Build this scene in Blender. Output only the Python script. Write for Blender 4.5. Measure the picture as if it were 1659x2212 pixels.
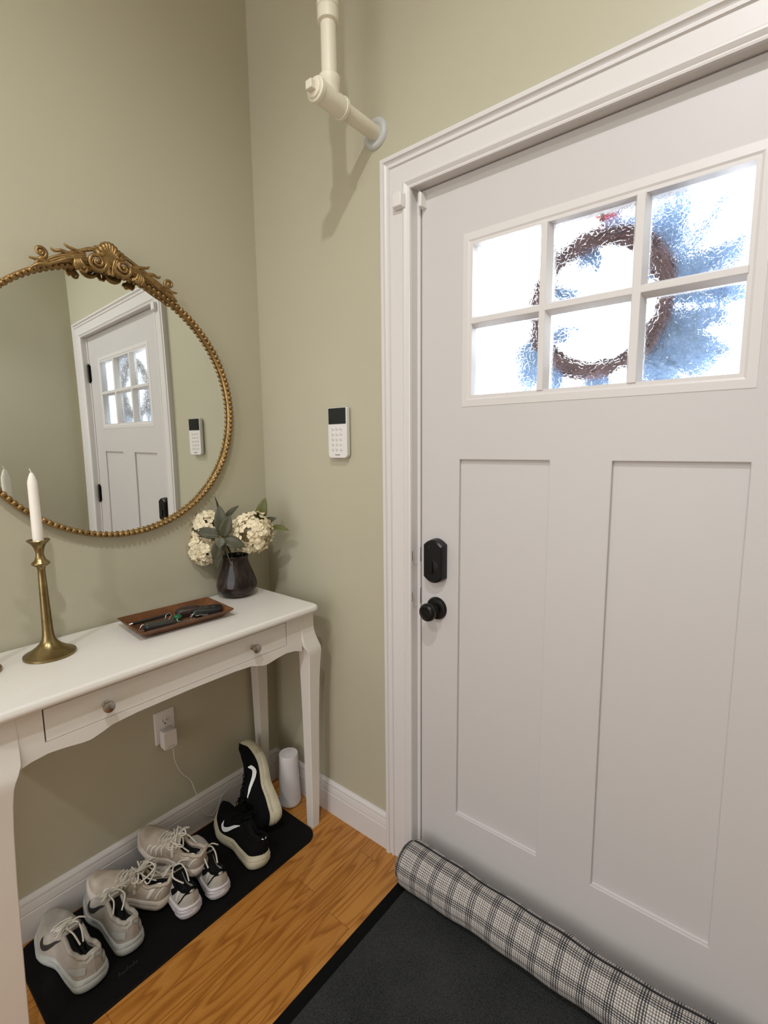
import bpy, bmesh, math, random
from mathutils import Vector, Matrix
PI = math.pi
random.seed(7)
for o in list(bpy.data.objects): bpy.data.objects.remove(o, do_unlink=True)
S = bpy.context.scene; COL = S.collection

# ------------------------------------------------------------ camera, world, light, exposure
cam = bpy.data.objects.new('camera', bpy.data.cameras.new('camera')); COL.objects.link(cam); S.camera = cam
YAW, PITCH, ROLL, F = 0.68496, -0.13297, -0.00983, 1061.36
fw = Vector((-math.sin(YAW)*math.cos(PITCH), math.cos(YAW)*math.cos(PITCH), math.sin(PITCH)))
rt = Vector((math.cos(YAW), math.sin(YAW), 0)); up = rt.cross(fw)
rt2 = rt*math.cos(ROLL)+up*math.sin(ROLL); up2 = -rt*math.sin(ROLL)+up*math.cos(ROLL)
M = Matrix((rt2, up2, -fw)).transposed().to_4x4(); M.translation = Vector((1.5804, -1.1999, 1.3847)); cam.matrix_world = M
cam.data.sensor_fit = 'VERTICAL'; cam.data.sensor_height = 36.0; cam.data.lens = 36.0*F/2212; cam.data.clip_start = 0.02

W = bpy.data.worlds.new('sky'); S.world = W; W.use_nodes = True
W.node_tree.nodes['Background'].inputs[0].default_value = (0.86, 0.93, 1.0, 1); W.node_tree.nodes['Background'].inputs[1].default_value = 6.0

S.view_settings.view_transform = 'Standard'; S.view_settings.look = 'None'; S.view_settings.gamma = 1
S.view_settings.use_curve_mapping = False; S.view_settings.exposure = 0.0

def lamp(name, kind, loc, energy, color, size=.05, rot=None, sy=None):
    l = bpy.data.lights.new(name, kind); l.energy = energy; l.color = color
    if kind == 'AREA':
        l.size = size
        if sy: l.shape = 'RECTANGLE'; l.size_y = sy
    else: l.shadow_soft_size = size
    if kind == 'SPOT': l.spot_size = math.radians(158); l.spot_blend = .62
    o = bpy.data.objects.new(name, l); COL.objects.link(o); o.location = loc
    if rot: o.rotation_euler = rot
    return o
XR_ = 1.835
WARM = (.97, .98, 1.0)
lamp('light_entry', 'SPOT', (1.55, -1.40, 3.235), 78, WARM, .035)
lamp('light_hall', 'SPOT', (1.30, -2.6, 3.235), 70, WARM, .06)
lamp('light_hall_fill', 'AREA', (.92, -3.55, 1.40), 32, (.95, .97, 1.03), 1.6, (PI/2, 0, 0), 2.2)  # added soft fill at the unseen hall end; there is no window

ww = lamp('light_wall_glow_fill', 'SPOT', (.75, -1.75, 2.35), 26, WARM, .05)  # added spot without a fixture, brightens the wall patch seen in the mirror
ww.rotation_euler = (Vector((XR_, -.46, 1.62))-Vector(ww.location)).to_track_quat('-Z', 'Y').to_euler(); ww.data.spot_size = math.radians(30); ww.data.spot_blend = 1.0

# ------------------------------------------------------------ materials
def nodes(name):
    m = bpy.data.materials.new(name); m.use_nodes = True
    return m, m.node_tree, m.node_tree.nodes['Principled BSDF']
def mat(name, col, rough=.5, metal=0, bump=0, bscale=200, var=0, vscale=8, spec=None, coat=0, trans=0, ior=None, sheen=0):
    m, t, p = nodes(name)
    p.inputs['Base Color'].default_value = (*col, 1); p.inputs['Roughness'].default_value = rough; p.inputs['Metallic'].default_value = metal
    if spec is not None: p.inputs['Specular IOR Level'].default_value = spec
    if coat: p.inputs['Coat Weight'].default_value = coat
    if trans: p.inputs['Transmission Weight'].default_value = trans
    if ior: p.inputs['IOR'].default_value = ior
    if sheen: p.inputs['Sheen Weight'].default_value = sheen
    tc = t.nodes.new('ShaderNodeTexCoord')
    if bump:
        n = t.nodes.new('ShaderNodeTexNoise'); n.inputs['Scale'].default_value = bscale; n.inputs['Detail'].default_value = 2
        t.links.new(tc.outputs['Object'], n.inputs['Vector'])
        b = t.nodes.new('ShaderNodeBump'); b.inputs['Strength'].default_value = bump; b.inputs['Distance'].default_value = .002
        t.links.new(n.outputs[0], b.inputs['Height']); t.links.new(b.outputs[0], p.inputs['Normal'])
    if var:
        n = t.nodes.new('ShaderNodeTexNoise'); n.inputs['Scale'].default_value = vscale; n.inputs['Detail'].default_value = 5
        t.links.new(tc.outputs['Object'], n.inputs['Vector'])
        r = t.nodes.new('ShaderNodeValToRGB'); r.color_ramp.elements[0].position = .3; r.color_ramp.elements[1].position = .7
        r.color_ramp.elements[0].color = (*[c*(1-var) for c in col], 1); r.color_ramp.elements[1].color = (*[min(1, c*(1+var*.5)) for c in col], 1)
        t.links.new(n.outputs[0], r.inputs[0]); t.links.new(r.outputs[0], p.inputs['Base Color'])
    return m

WALL = mat('wall paint beige', (.48, .45, .338), .42, bump=.06, bscale=260, var=.02, vscale=3)
CEIL = mat('ceiling white', (.75, .73, .69), .8, bump=.05)
TRIM = mat('white trim paint', (.69, .66, .65), .38, bump=.03, bscale=60)
DOORM = mat('white door paint', (.60, .575, .57), .42, bump=.03, bscale=90)
TABLE = mat('white lacquer', (.78, .745, .70), .3, bump=.02, bscale=40)
BLACKM = mat('oil rubbed black metal', (.0035, .0033, .0033), .35, 0, var=.3, vscale=30, spec=.35)
GAPSHADE = mat('painted gap shade', (.03, .022, .018), .8)
PIPEM = mat('cream painted pipe', (.74, .69, .56), .45, bump=.25, bscale=160)
FLANGE = mat('grey white flange', (.55, .56, .55), .35, bump=.05)
BRASS = mat('antique brass', (.30, .225, .105), .30, 1, bump=.10, bscale=120, var=.28, vscale=45)
GOLD = mat('aged gold', (.34, .215, .085), .42, .85, bump=.3, bscale=260, var=.35, vscale=60)
NICKEL = mat('brushed nickel', (.42, .39, .36), .33, 1)
STEEL = mat('steel', (.6, .6, .6), .25, 1)
WAX = mat('white candle wax', (.88, .83, .76), .45)
WAX.node_tree.nodes['Principled BSDF'].inputs['Subsurface Weight'].default_value = .15
WAX.node_tree.nodes['Principled BSDF'].inputs['Subsurface Radius'].default_value = (.01, .008, .005)
PLASTIC = mat('white plastic', (.74, .71, .69), .4)
FABW = mat('white mesh fabric', (.72, .69, .70), .75, bump=.4, bscale=900)
SCREEN = mat('black screen', (.004, .006, .009), .15)
KEYM = mat('keypad button', (.68, .65, .62), .4)
INK = mat('black ink', (.02, .02, .02), .6)
TRAYM = mat('walnut tray wood', (.145, .052, .017), .38, var=.45, vscale=22)
BLKPL = mat('black plastic', (.010, .011, .013), .28)
GREENM = mat('green enamel', (.0, .11, .045), .15)
BROWNL = mat('brown leather', (.03, .014, .010), .45)
PETAL = mat('cream petals', (.86, .755, .53), .7, var=.12, vscale=60)
PETALC = mat('petal centre', (.50, .28, .12), .7)
LEAF = mat('dusty green leaf', (.072, .070, .038), .55, var=.3, vscale=40)
LEAFB = mat('olive leaf', (.12, .125, .035), .5, var=.2, vscale=40)
STEMM = mat('brown green stem', (.06, .05, .025), .6)
MATBLK = mat('black rubber', (.0016, .0016, .0018), .7, bump=.5, bscale=500, spec=.2)
RUGB = mat('rubber rug border', (.004, .0045, .0045), .9, bump=.3, bscale=500, spec=.1)
CREAMR = mat('cream rubber sole', (.56, .51, .37), .6, var=.2, vscale=25)
GREYS = mat('pale grey knit', (.42, .385, .335), .8, bump=.55, bscale=650, var=.15, vscale=25)
GREYSOLE = mat('pale blue grey sole', (.44, .46, .44), .6, var=.15, vscale=20)
NAVY = mat('navy rubber', (.03, .03, .07), .6)
CREAMS = mat('cream mesh', (.50, .425, .345), .75, bump=.5, bscale=600, var=.22, vscale=30)
CREAMSOLE = mat('worn pinkish sole', (.60, .53, .46), .6, var=.18, vscale=20)
WHITEOV = mat('white overlay', (.70, .66, .60), .55)
WHITES = mat('off white knit', (.52, .49, .44), .75, bump=.5, bscale=600, var=.15, vscale=25)
WHITESOLE = mat('white sole', (.70, .66, .68), .5, var=.08, vscale=20)
BLKFAB = mat('black knit', (.0035, .0035, .004), .9, bump=.4, bscale=600, spec=.15)
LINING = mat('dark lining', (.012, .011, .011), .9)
LACE = mat('cream lace', (.62, .58, .50), .8, bump=.3, bscale=900)
REFL = mat('silver reflective', (.85, .87, .88), .4)
TWIG = mat('brown twig', (.14, .085, .085), .8, var=.4, vscale=40)
PINE = mat('blue green needles', (.33, .50, .74), .6, var=.4, vscale=60)
RIBBON = mat('red ribbon', (.55, .012, .02), .6)

def mirror_mat():
    m, t, p = nodes('silvered mirror')
    p.inputs['Base Color'].default_value = (.86, .89, .87, 1); p.inputs['Metallic'].default_value = 1; p.inputs['Roughness'].default_value = .0
    return m
MIRR = mirror_mat()

def N(t, kind, **kw):
    n = t.nodes.new(kind)
    for k, v in kw.items(): setattr(n, k, v)
    return n
def math_(t, op, a, b=None, c=None):
    n = N(t, 'ShaderNodeMath', operation=op)
    for i, v in enumerate((a, b, c)):
        if v is None: continue
        if hasattr(v, 'links'): t.links.new(v, n.inputs[i])
        else: n.inputs[i].default_value = v
    return n.outputs[0]

def floor_mat():
    m, t, p = nodes('oak strip floor')
    g = N(t, 'ShaderNodeNewGeometry'); s = N(t, 'ShaderNodeSeparateXYZ'); t.links.new(g.outputs['Position'], s.inputs[0])
    BW = .083
    xi = math_(t, 'FLOOR', math_(t, 'DIVIDE', math_(t, 'ADD', s.outputs[0], .045), BW))
    xf = math_(t, 'FRACT', math_(t, 'DIVIDE', math_(t, 'ADD', s.outputs[0], .045), BW))
    w = N(t, 'ShaderNodeTexWhiteNoise', noise_dimensions='1D'); t.links.new(xi, w.inputs['W'])
    yy = math_(t, 'ADD', s.outputs[1], math_(t, 'MULTIPLY', w.outputs['Value'], 3.1))
    yi = math_(t, 'FLOOR', math_(t, 'DIVIDE', yy, .86)); yf = math_(t, 'FRACT', math_(t, 'DIVIDE', yy, .86))
    w2 = N(t, 'ShaderNodeTexWhiteNoise', noise_dimensions='2D'); cv = N(t, 'ShaderNodeCombineXYZ'); t.links.new(xi, cv.inputs[0]); t.links.new(yi, cv.inputs[1]); t.links.new(cv.outputs[0], w2.inputs['Vector'])
    rnd = w2.outputs['Value']
    # stretched grain coordinates, offset per board
    gx = math_(t, 'ADD', math_(t, 'MULTIPLY', s.outputs[0], 22), math_(t, 'MULTIPLY', rnd, 37))
    gy = math_(t, 'ADD', math_(t, 'MULTIPLY', s.outputs[1], 1.9), math_(t, 'MULTIPLY', rnd, 19))
    c = N(t, 'ShaderNodeCombineXYZ'); t.links.new(gx, c.inputs[0]); t.links.new(gy, c.inputs[1])
    n1 = N(t, 'ShaderNodeTexNoise'); n1.inputs['Scale'].default_value = .55; n1.inputs['Detail'].default_value = 1.5; n1.inputs['Roughness'].default_value=.45; t.links.new(c.outputs[0], n1.inputs['Vector'])
    rings = math_(t, 'FRACT', math_(t, 'MULTIPLY', n1.outputs[0], 15))
    r1 = N(t, 'ShaderNodeValToRGB'); t.links.new(rings, r1.inputs[0]); e = r1.color_ramp.elements
    e[0].position = 0; e[0].color = (1, 1, 1, 1); e[1].position = 1; e[1].color = (.9, .9, .9, 1)
    for pos, v in ((.45, .93), (.72, .66), (.84, .52), (.92, .8)):
        q = e.new(pos); q.color = (v, v, v, 1)
    c2 = N(t, 'ShaderNodeCombineXYZ'); t.links.new(math_(t, 'MULTIPLY', s.outputs[0], 420), c2.inputs[0]); t.links.new(math_(t, 'MULTIPLY', s.outputs[1], 14), c2.inputs[1])
    n2 = N(t, 'ShaderNodeTexNoise'); n2.inputs['Scale'].default_value = 1; n2.inputs['Detail'].default_value = 3; t.links.new(c2.outputs[0], n2.inputs['Vector'])
    tone = math_(t, 'MULTIPLY', r1.outputs[0], math_(t, 'ADD', math_(t, 'MULTIPLY', n2.outputs[0], .75), .58))
    tone = math_(t, 'MULTIPLY', tone, math_(t, 'ADD', math_(t, 'MULTIPLY', rnd, .25), .82))
    cr = N(t, 'ShaderNodeValToRGB'); t.links.new(tone, cr.inputs[0]); e = cr.color_ramp.elements
    e[0].position = .15; e[0].color = (.17, .055, .007, 1); e[1].position = .95; e[1].color = (.50, .22, .045, 1)
    q = e.new(.6); q.color = (.35, .130, .019, 1)
    # seams
    sx = math_(t, 'LESS_THAN', math_(t, 'MINIMUM', xf, math_(t, 'SUBTRACT', 1, xf)), .009)
    sy = math_(t, 'LESS_THAN', math_(t, 'MINIMUM', yf, math_(t, 'SUBTRACT', 1, yf)), .0011)
    seam = math_(t, 'MULTIPLY', math_(t, 'MAXIMUM', sx, sy), .55)
    mx = N(t, 'ShaderNodeMix', data_type='RGBA'); t.links.new(seam, mx.inputs['Factor']); t.links.new(cr.outputs[0], mx.inputs['A']); mx.inputs['B'].default_value = (.10, .035, .008, 1)
    t.links.new(mx.outputs['Result'], p.inputs['Base Color']); p.inputs['Roughness'].default_value = .33
    b = N(t, 'ShaderNodeBump'); b.inputs['Strength'].default_value = .12; b.inputs['Distance'].default_value = .001
    t.links.new(tone, b.inputs['Height']); t.links.new(b.outputs[0], p.inputs['Normal'])
    return m
FLOORM = floor_mat()

def rug_mat():
    m, t, p = nodes('charcoal rug pile')
    tc = N(t, 'ShaderNodeTexCoord')
    n = N(t, 'ShaderNodeTexNoise'); n.inputs['Scale'].default_value = 380; n.inputs['Detail'].default_value = 3; t.links.new(tc.outputs['Object'], n.inputs[0])
    n2 = N(t, 'ShaderNodeTexNoise'); n2.inputs['Scale'].default_value = 5; n2.inputs['Detail'].default_value = 6; t.links.new(tc.outputs['Object'], n2.inputs[0])
    mix = math_(t, 'ADD', math_(t, 'MULTIPLY', n.outputs[0], .75), math_(t, 'MULTIPLY', n2.outputs[0], .3))
    r = N(t, 'ShaderNodeValToRGB'); t.links.new(mix, r.inputs[0]); e = r.color_ramp.elements
    e[0].position = .36; e[0].color = (.012, .014, .015, 1); e[1].position = .72; e[1].color = (.062, .063, .061, 1)
    t.links.new(r.outputs[0], p.inputs['Base Color']); p.inputs['Roughness'].default_value = .95; p.inputs['Specular IOR Level'].default_value = .1
    b = N(t, 'ShaderNodeBump'); b.inputs['Strength'].default_value = .8; b.inputs['Distance'].default_value = .003; t.links.new(n.outputs[0], b.inputs['Height']); t.links.new(b.outputs[0], p.inputs['Normal'])
    return m
RUGM = rug_mat()

def plaid_mat(cy, cz, rad):
    m, t, p = nodes('black white plaid cloth')
    g = N(t, 'ShaderNodeNewGeometry'); s = N(t, 'ShaderNodeSeparateXYZ')
    nz = N(t, 'ShaderNodeTexNoise'); nz.inputs['Scale'].default_value = 5; t.links.new(g.outputs['Position'], nz.inputs[0])
    va = N(t, 'ShaderNodeVectorMath', operation='MULTIPLY_ADD'); t.links.new(nz.outputs['Color'], va.inputs[0]); va.inputs[1].default_value = (.018, .012, .012); t.links.new(g.outputs['Position'], va.inputs[2])
    t.links.new(va.outputs[0], s.inputs[0])
    ang = math_(t, 'ARCTAN2', math_(t, 'SUBTRACT', s.outputs[2], cz), math_(t, 'SUBTRACT', s.outputs[1], cy))
    v = math_(t, 'MULTIPLY', ang, rad)
    def stripes(c, per, off):
        f = math_(t, 'FRACT', math_(t, 'ADD', math_(t, 'DIVIDE', c, per), off))
        r = N(t, 'ShaderNodeValToRGB'); r.color_ramp.interpolation = 'CONSTANT'; t.links.new(f, r.inputs[0]); e = r.color_ramp.elements
        seq = [(0, .04), (.045, .9), (.085, .04), (.14, .9), (.18, .04), (.235, .9), (.275, .04), (.315, .95), (.38, .5), (.41, .95), (.46, .5), (.50, .95), (.56, .42), (.60, .95), (.65, .42), (.69, .95), (.74, .5), (.78, .95), (.83, .45), (.87, .95), (.93, .3), (.955, .95)]
        e[0].position = 0; e[0].color = (.04,)*3+(1,); e[1].position = seq[1][0]; e[1].color = (.9,)*3+(1,)
        for pos, val in seq[2:]:
            q = e.new(pos); q.color = (val, val, val, 1)
        return r.outputs[0]
    a = stripes(s.outputs[0], .062, .1); b_ = stripes(v, .062, .45)
    val = math_(t, 'MULTIPLY', math_(t, 'ADD', a, b_), .5)
    val = math_(t, 'POWER', val, 2.3)
    r = N(t, 'ShaderNodeValToRGB'); t.links.new(val, r.inputs[0]); e = r.color_ramp.elements
    e[0].position = 0.0; e[0].color = (.012, .012, .018, 1); e[1].position = .88; e[1].color = (.68, .64, .59, 1)
    q = e.new(.40); q.color = (.22, .205, .20, 1)
    t.links.new(r.outputs[0], p.inputs['Base Color']); p.inputs['Roughness'].default_value = .9
    n = N(t, 'ShaderNodeTexNoise'); n.inputs['Scale'].default_value = 600; t.links.new(g.outputs['Position'], n.inputs[0])
    b = N(t, 'ShaderNodeBump'); b.inputs['Strength'].default_value = .3; b.inputs['Distance'].default_value = .001; t.links.new(n.outputs[0], b.inputs['Height']); t.links.new(b.outputs[0], p.inputs['Normal'])
    return m

def pane_mat():
    m, t, p = nodes('crackled glass'); out = t.nodes['Material Output']
    tc = N(t, 'ShaderNodeTexCoord')
    v = N(t, 'ShaderNodeTexVoronoi', feature='DISTANCE_TO_EDGE'); v.inputs['Scale'].default_value = 105; t.links.new(tc.outputs['Object'], v.inputs['Vector'])
    v2 = N(t, 'ShaderNodeTexNoise'); v2.inputs['Scale'].default_value = 55; v2.inputs['Detail'].default_value = 2; t.links.new(tc.outputs['Object'], v2.inputs['Vector'])
    h = math_(t, 'ADD', math_(t, 'MINIMUM', math_(t, 'MULTIPLY', v.outputs['Distance'], 4), .5), v2.outputs[0])
    b = N(t, 'ShaderNodeBump'); b.inputs['Strength'].default_value = .9; b.inputs['Distance'].default_value = .0019; t.links.new(h, b.inputs['Height'])
    gl = N(t, 'ShaderNodeBsdfRefraction'); gl.inputs['IOR'].default_value = 1.22; gl.inputs['Roughness'].default_value = .02; t.links.new(b.outputs[0], gl.inputs['Normal'])
    tr = N(t, 'ShaderNodeBsdfTransparent'); gs = N(t, 'ShaderNodeBsdfGlossy'); gs.inputs['Roughness'].default_value = .08; t.links.new(b.outputs[0], gs.inputs['Normal'])
    m1 = N(t, 'ShaderNodeMixShader'); m1.inputs[0].default_value = .45; t.links.new(gl.outputs[0], m1.inputs[1]); t.links.new(tr.outputs[0], m1.inputs[2])
    fr = N(t, 'ShaderNodeFresnel'); fr.inputs[0].default_value = 1.3
    m2 = N(t, 'ShaderNodeMixShader'); t.links.new(fr.outputs[0], m2.inputs[0]); t.links.new(m1.outputs[0], m2.inputs[1]); t.links.new(gs.outputs[0], m2.inputs[2])
    t.links.new(m2.outputs[0], out.inputs['Surface'])
    return m
PANE = pane_mat()

def vase_mat():
    m, t, p = nodes('smoky brown glass')
    tc = N(t, 'ShaderNodeTexCoord'); n = N(t, 'ShaderNodeTexNoise'); n.inputs['Scale'].default_value = 9; n.inputs['Detail'].default_value = 3; n.inputs['Distortion'].default_value = 3; t.links.new(tc.outputs['Object'], n.inputs[0])
    r = N(t, 'ShaderNodeValToRGB'); t.links.new(n.outputs[0], r.inputs[0]); e = r.color_ramp.elements
    e[0].position = .35; e[0].color = (.010, .006, .005, 1); e[1].position = .7; e[1].color = (.050, .033, .026, 1)
    t.links.new(r.outputs[0], p.inputs['Base Color']); p.inputs['Roughness'].default_value = .12; p.inputs['Specular IOR Level'].default_value = .3; p.inputs['Transmission Weight'].default_value = .1
    return m
VASEM = vase_mat()

# ------------------------------------------------------------ mesh helpers
class MB:
    def __init__(s): s.v = []; s.f = []; s.m = []
    def add(s, vs, fs, mi=0):
        k = len(s.v); s.v += [tuple(x) for x in vs]; s.f += [tuple(i+k for i in f) for f in fs]; s.m += [mi]*len(fs); return s
    def box(s, x0, x1, y0, y1, z0, z1, mi=0, top=None):
        a, b, c, d = top if top else (x0, x1, y0, y1)
        vs = [(x0, y0, z0), (x1, y0, z0), (x1, y1, z0), (x0, y1, z0), (a, c, z1), (b, c, z1), (b, d, z1), (a, d, z1)]
        return s.add(vs, [(0, 3, 2, 1), (4, 5, 6, 7), (0, 1, 5, 4), (1, 2, 6, 5), (2, 3, 7, 6), (3, 0, 4, 7)], mi)
    def tube(s, pts, r, seg=8, mi=0, closed=False, flat=1.0, cap=True):
        P = [Vector(p) for p in pts]; n = len(P)
        R = r if isinstance(r, (list, tuple)) else [r]*n
        T = []
        for i in range(n):
            a = P[(i-1) % n] if (i or closed) else P[0]; b = P[(i+1) % n] if (i < n-1 or closed) else P[-1]
            d = (b-a); T.append(d.normalized() if d.length > 1e-9 else Vector((0, 0, 1)))
        ref = Vector((0, 0, 1)) if abs(T[0].z) < .9 else Vector((1, 0, 0))
        nx = (ref-T[0]*ref.dot(T[0])).normalized(); vs = []
        for i in range(n):
            nx = (nx-T[i]*nx.dot(T[i])); nx = nx.normalized() if nx.length > 1e-9 else T[i].orthogonal().normalized()
            by = T[i].cross(nx)
            for k in range(seg):
                a = 2*PI*k/seg; vs.append(P[i]+nx*(math.cos(a)*R[i]*flat)+by*(math.sin(a)*R[i]))
        fs = []
        for i in range(n if closed else n-1):
            j = (i+1) % n
            for k in range(seg): fs.append((i*seg+k, i*seg+(k+1) % seg, j*seg+(k+1) % seg, j*seg+k))
        if not closed and cap: fs += [tuple(range(seg))[::-1], tuple((n-1)*seg+k for k in range(seg))]
        return s.add(vs, fs, mi)
    def lathe(s, prof, c=(0, 0, 0), axis='z', seg=40, mi=0, sq=None):
        vs = []; n = len(prof)
        for r, h in prof:
            for k in range(seg):
                a = 2*PI*k/seg; rr = r*(sq(a, h) if sq else 1); x, y = rr*math.cos(a), rr*math.sin(a)
                p = (x, y, h) if axis == 'z' else (x, -h, y) if axis == 'y' else (h, x, y)
                vs.append((p[0]+c[0], p[1]+c[1], p[2]+c[2]))
        fs = [(i*seg+k, i*seg+(k+1) % seg, (i+1)*seg+(k+1) % seg, (i+1)*seg+k) for i in range(n-1) for k in range(seg)]
        fs += [tuple(range(seg))[::-1], tuple((n-1)*seg+k for k in range(seg))]
        return s.add(vs, fs, mi)
    def sphere(s, c, r, seg=10, rings=6, mi=0, sc=(1, 1, 1)):
        vs = [(c[0], c[1], c[2]+r*sc[2])]
        for i in range(1, rings):
            a = PI*i/rings
            for k in range(seg):
                b = 2*PI*k/seg; vs.append((c[0]+r*sc[0]*math.sin(a)*math.cos(b), c[1]+r*sc[1]*math.sin(a)*math.sin(b), c[2]+r*sc[2]*math.cos(a)))
        vs.append((c[0], c[1], c[2]-r*sc[2])); L = len(vs)-1
        fs = [(0, 1+k, 1+(k+1) % seg) for k in range(seg)]
        for i in range(rings-2):
            for k in range(seg): fs.append((1+i*seg+k, 1+(i+1)*seg+k, 1+(i+1)*seg+(k+1) % seg, 1+i*seg+(k+1) % seg))
        fs += [(L, 1+(rings-2)*seg+(k+1) % seg, 1+(rings-2)*seg+k) for k in range(seg)]
        return s.add(vs, fs, mi)
    def grid(s, rows, mi=0, closed=False):
        n = len(rows); m = len(rows[0]); vs = [p for r in rows for p in r]
        fs = [(i*m+k, i*m+(k+1) % m, (i+1)*m+(k+1) % m, (i+1)*m+k) for i in range(n-1) for k in range(m if closed else m-1)]
        return s.add(vs, fs, mi)
    def build(s, name, mats, parent=None, smooth=True, ang=35, bevel=0, bseg=2, sub=0, solid=0, loc=None):
        me = bpy.data.meshes.new(name); me.from_pydata([tuple(v) for v in s.v], [], s.f)
        for m in (mats if isinstance(mats, (list, tuple)) else [mats]): me.materials.append(m)
        me.polygons.foreach_set('material_index', s.m)
        bm = bmesh.new(); bm.from_mesh(me); bmesh.ops.recalc_face_normals(bm, faces=bm.faces); bm.to_mesh(me); bm.free()
        if smooth:
            me.polygons.foreach_set('use_smooth', [True]*len(me.polygons)); me.set_sharp_from_angle(angle=math.radians(ang))
        o = bpy.data.objects.new(name, me); COL.objects.link(o)
        if parent: o.parent = parent
        if loc: o.location = loc
        if solid: md = o.modifiers.new('s', 'SOLIDIFY'); md.thickness = solid; md.offset = 0
        if bevel: md = o.modifiers.new('b', 'BEVEL'); md.width = bevel; md.segments = bseg; md.limit_method = 'ANGLE'; md.angle_limit = math.radians(40); md.harden_normals = False
        if sub: md = o.modifiers.new('d', 'SUBSURF'); md.levels = sub; md.render_levels = sub
        return o

def tag(o, label=None, cat=None, group=None, kind=None):
    if label: o['label'] = label
    if cat: o['category'] = cat
    if group: o['group'] = group
    if kind: o['kind'] = kind
    return o
def empty(name, loc=(0, 0, 0), label=None, cat=None, group=None, mw=None):
    o = bpy.data.objects.new(name, None); COL.objects.link(o); o.empty_display_size = .05
    if mw is not None: o.matrix_world = mw
    else: o.location = loc
    return tag(o, label, cat, group)
def text_mesh(name, body, size, m, parent, mw):
    c = bpy.data.curves.new(name, 'FONT'); c.body = body; c.size = size; c.extrude = .0002; c.align_x = 'CENTER'
    t = bpy.data.objects.new(name+'_t', c); COL.objects.link(t); bpy.context.view_layer.update()
    me = bpy.data.meshes.new_from_object(t.evaluated_get(bpy.context.evaluated_depsgraph_get()))
    bpy.data.objects.remove(t, do_unlink=True); me.materials.clear(); me.materials.append(m)
    o = bpy.data.objects.new(name, me); COL.objects.link(o); o.parent = parent; o.matrix_local = mw
    return o
def smooth_path(pts, n=8):
    P = [Vector(p) for p in pts]; out = []
    for i in range(len(P)-1):
        a = P[max(i-1, 0)]; b = P[i]; c = P[i+1]; d = P[min(i+2, len(P)-1)]
        for k in range(n):
            t = k/n; out.append(.5*((2*b)+(c-a)*t+(2*a-5*b+4*c-d)*t*t+(3*b-a-3*c+d)*t**3))
    out.append(P[-1]); return out

# ------------------------------------------------------------ room shell
XR, YB, ZC = 1.835, -3.6, 3.28
KD = 1.0174                                     # door leaf size factor
X0, DW, DH, DY = .7269, .914, 2.083, .027       # door: latch edge x, width and height (before KD), inner face y
JX0, JX1, JH = .7125, 1.6713, 2.0975
st = lambda mb, n, m, **k: tag(mb.build(n, m, smooth=False, **k), kind='structure')
st(MB().box(-.05, XR+.12, YB-.1, .14, -.1, 0), 'floor', FLOORM)
st(MB().box(-.05, XR+.12, YB-.1, .14, ZC, ZC+.1), 'ceiling', CEIL)
st(MB().box(-.12, 0, YB-.1, .14, 0, ZC), 'wall_left', WALL)
st(MB().box(XR, XR+.12, YB-.1, .14, 0, ZC), 'wall_right', WALL)
st(MB().box(0, XR, YB-.1, YB, 0, ZC), 'wall_back', WALL)
CX0, CX1, CZ = .614, 1.770, 2.193
OX0, OX1, OZ = JX0-.004, JX1+.004, JH+.004
fwl = MB(); fwl.box(0, OX0, 0, .14, 0, ZC); fwl.box(OX1, XR, 0, .14, 0, ZC); fwl.box(OX0, OX1, 0, .14, OZ, ZC)
st(fwl, 'wall_front', WALL)

def base_profile():   # (out, z)
    return [(0, 0), (.0145, 0), (.0145, .079), (.0128, .081), (.0128, .0835), (.0140, .085), (.0138, .093), (.0115, .1055), (.0100, .108), (.0112, .1095), (.0110, .117), (.0075, .1235), (.0045, .127), (0, .1275)]
def baseboard(name, p0, p1, nrm):
    mb = MB(); a = Vector(p0); b = Vector(p1); n = Vector(nrm)
    pr = base_profile(); rows = [[a+n*o+Vector((0, 0, z)) for o, z in pr], [b+n*o+Vector((0, 0, z)) for o, z in pr]]
    mb.grid(rows, closed=True); k = len(pr); mb.f += [tuple(range(k)), tuple(range(2*k-1, k-1, -1))]; mb.m += [0, 0]
    return tag(mb.build(name, TRIM, ang=20), kind='structure')
baseboard('baseboard_left', (0, YB, 0), (0, 0, 0), (1, 0, 0))
baseboard('baseboard_front', (.0, 0, 0), (CX0, 0, 0), (0, -1, 0))
baseboard('baseboard_right', (XR, YB, 0), (XR, 0, 0), (-1, 0, 0))

# door casing, mitred; profile = (distance from inner edge, protrusion)
def casing():
    pr = [(0, 0), (0, .0095), (.004, .011), (.0065, .0105), (.009, .0125), (.015, .0165), (.019, .0165), (.021, .0145), (.024, .0135), (.063, .0160), (.0655, .0145), (.068, .0195), (.073, .0200), (.0745, .0155), (.079, .0140), (.084, .0180), (.0865, .0225), (.094, .0235), (.097, .0225), (.0975, 0)]
    ix0, ix1, iz = CX0+.0975, CX1-.0975, CZ-.0975
    rows = []
    for (x, z, dx, dz) in ((ix0, 0, -1, 0), (ix0, iz, -1, 1), (ix1, iz, 1, 1), (ix1, 0, 1, 0)):
        rows.append([(x+dx*a, -b, z+dz*a) for a, b in pr])
    mb = MB().grid(rows)
    return tag(mb.build('trim_1', TRIM, ang=14), kind='structure')
casing()
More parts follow.
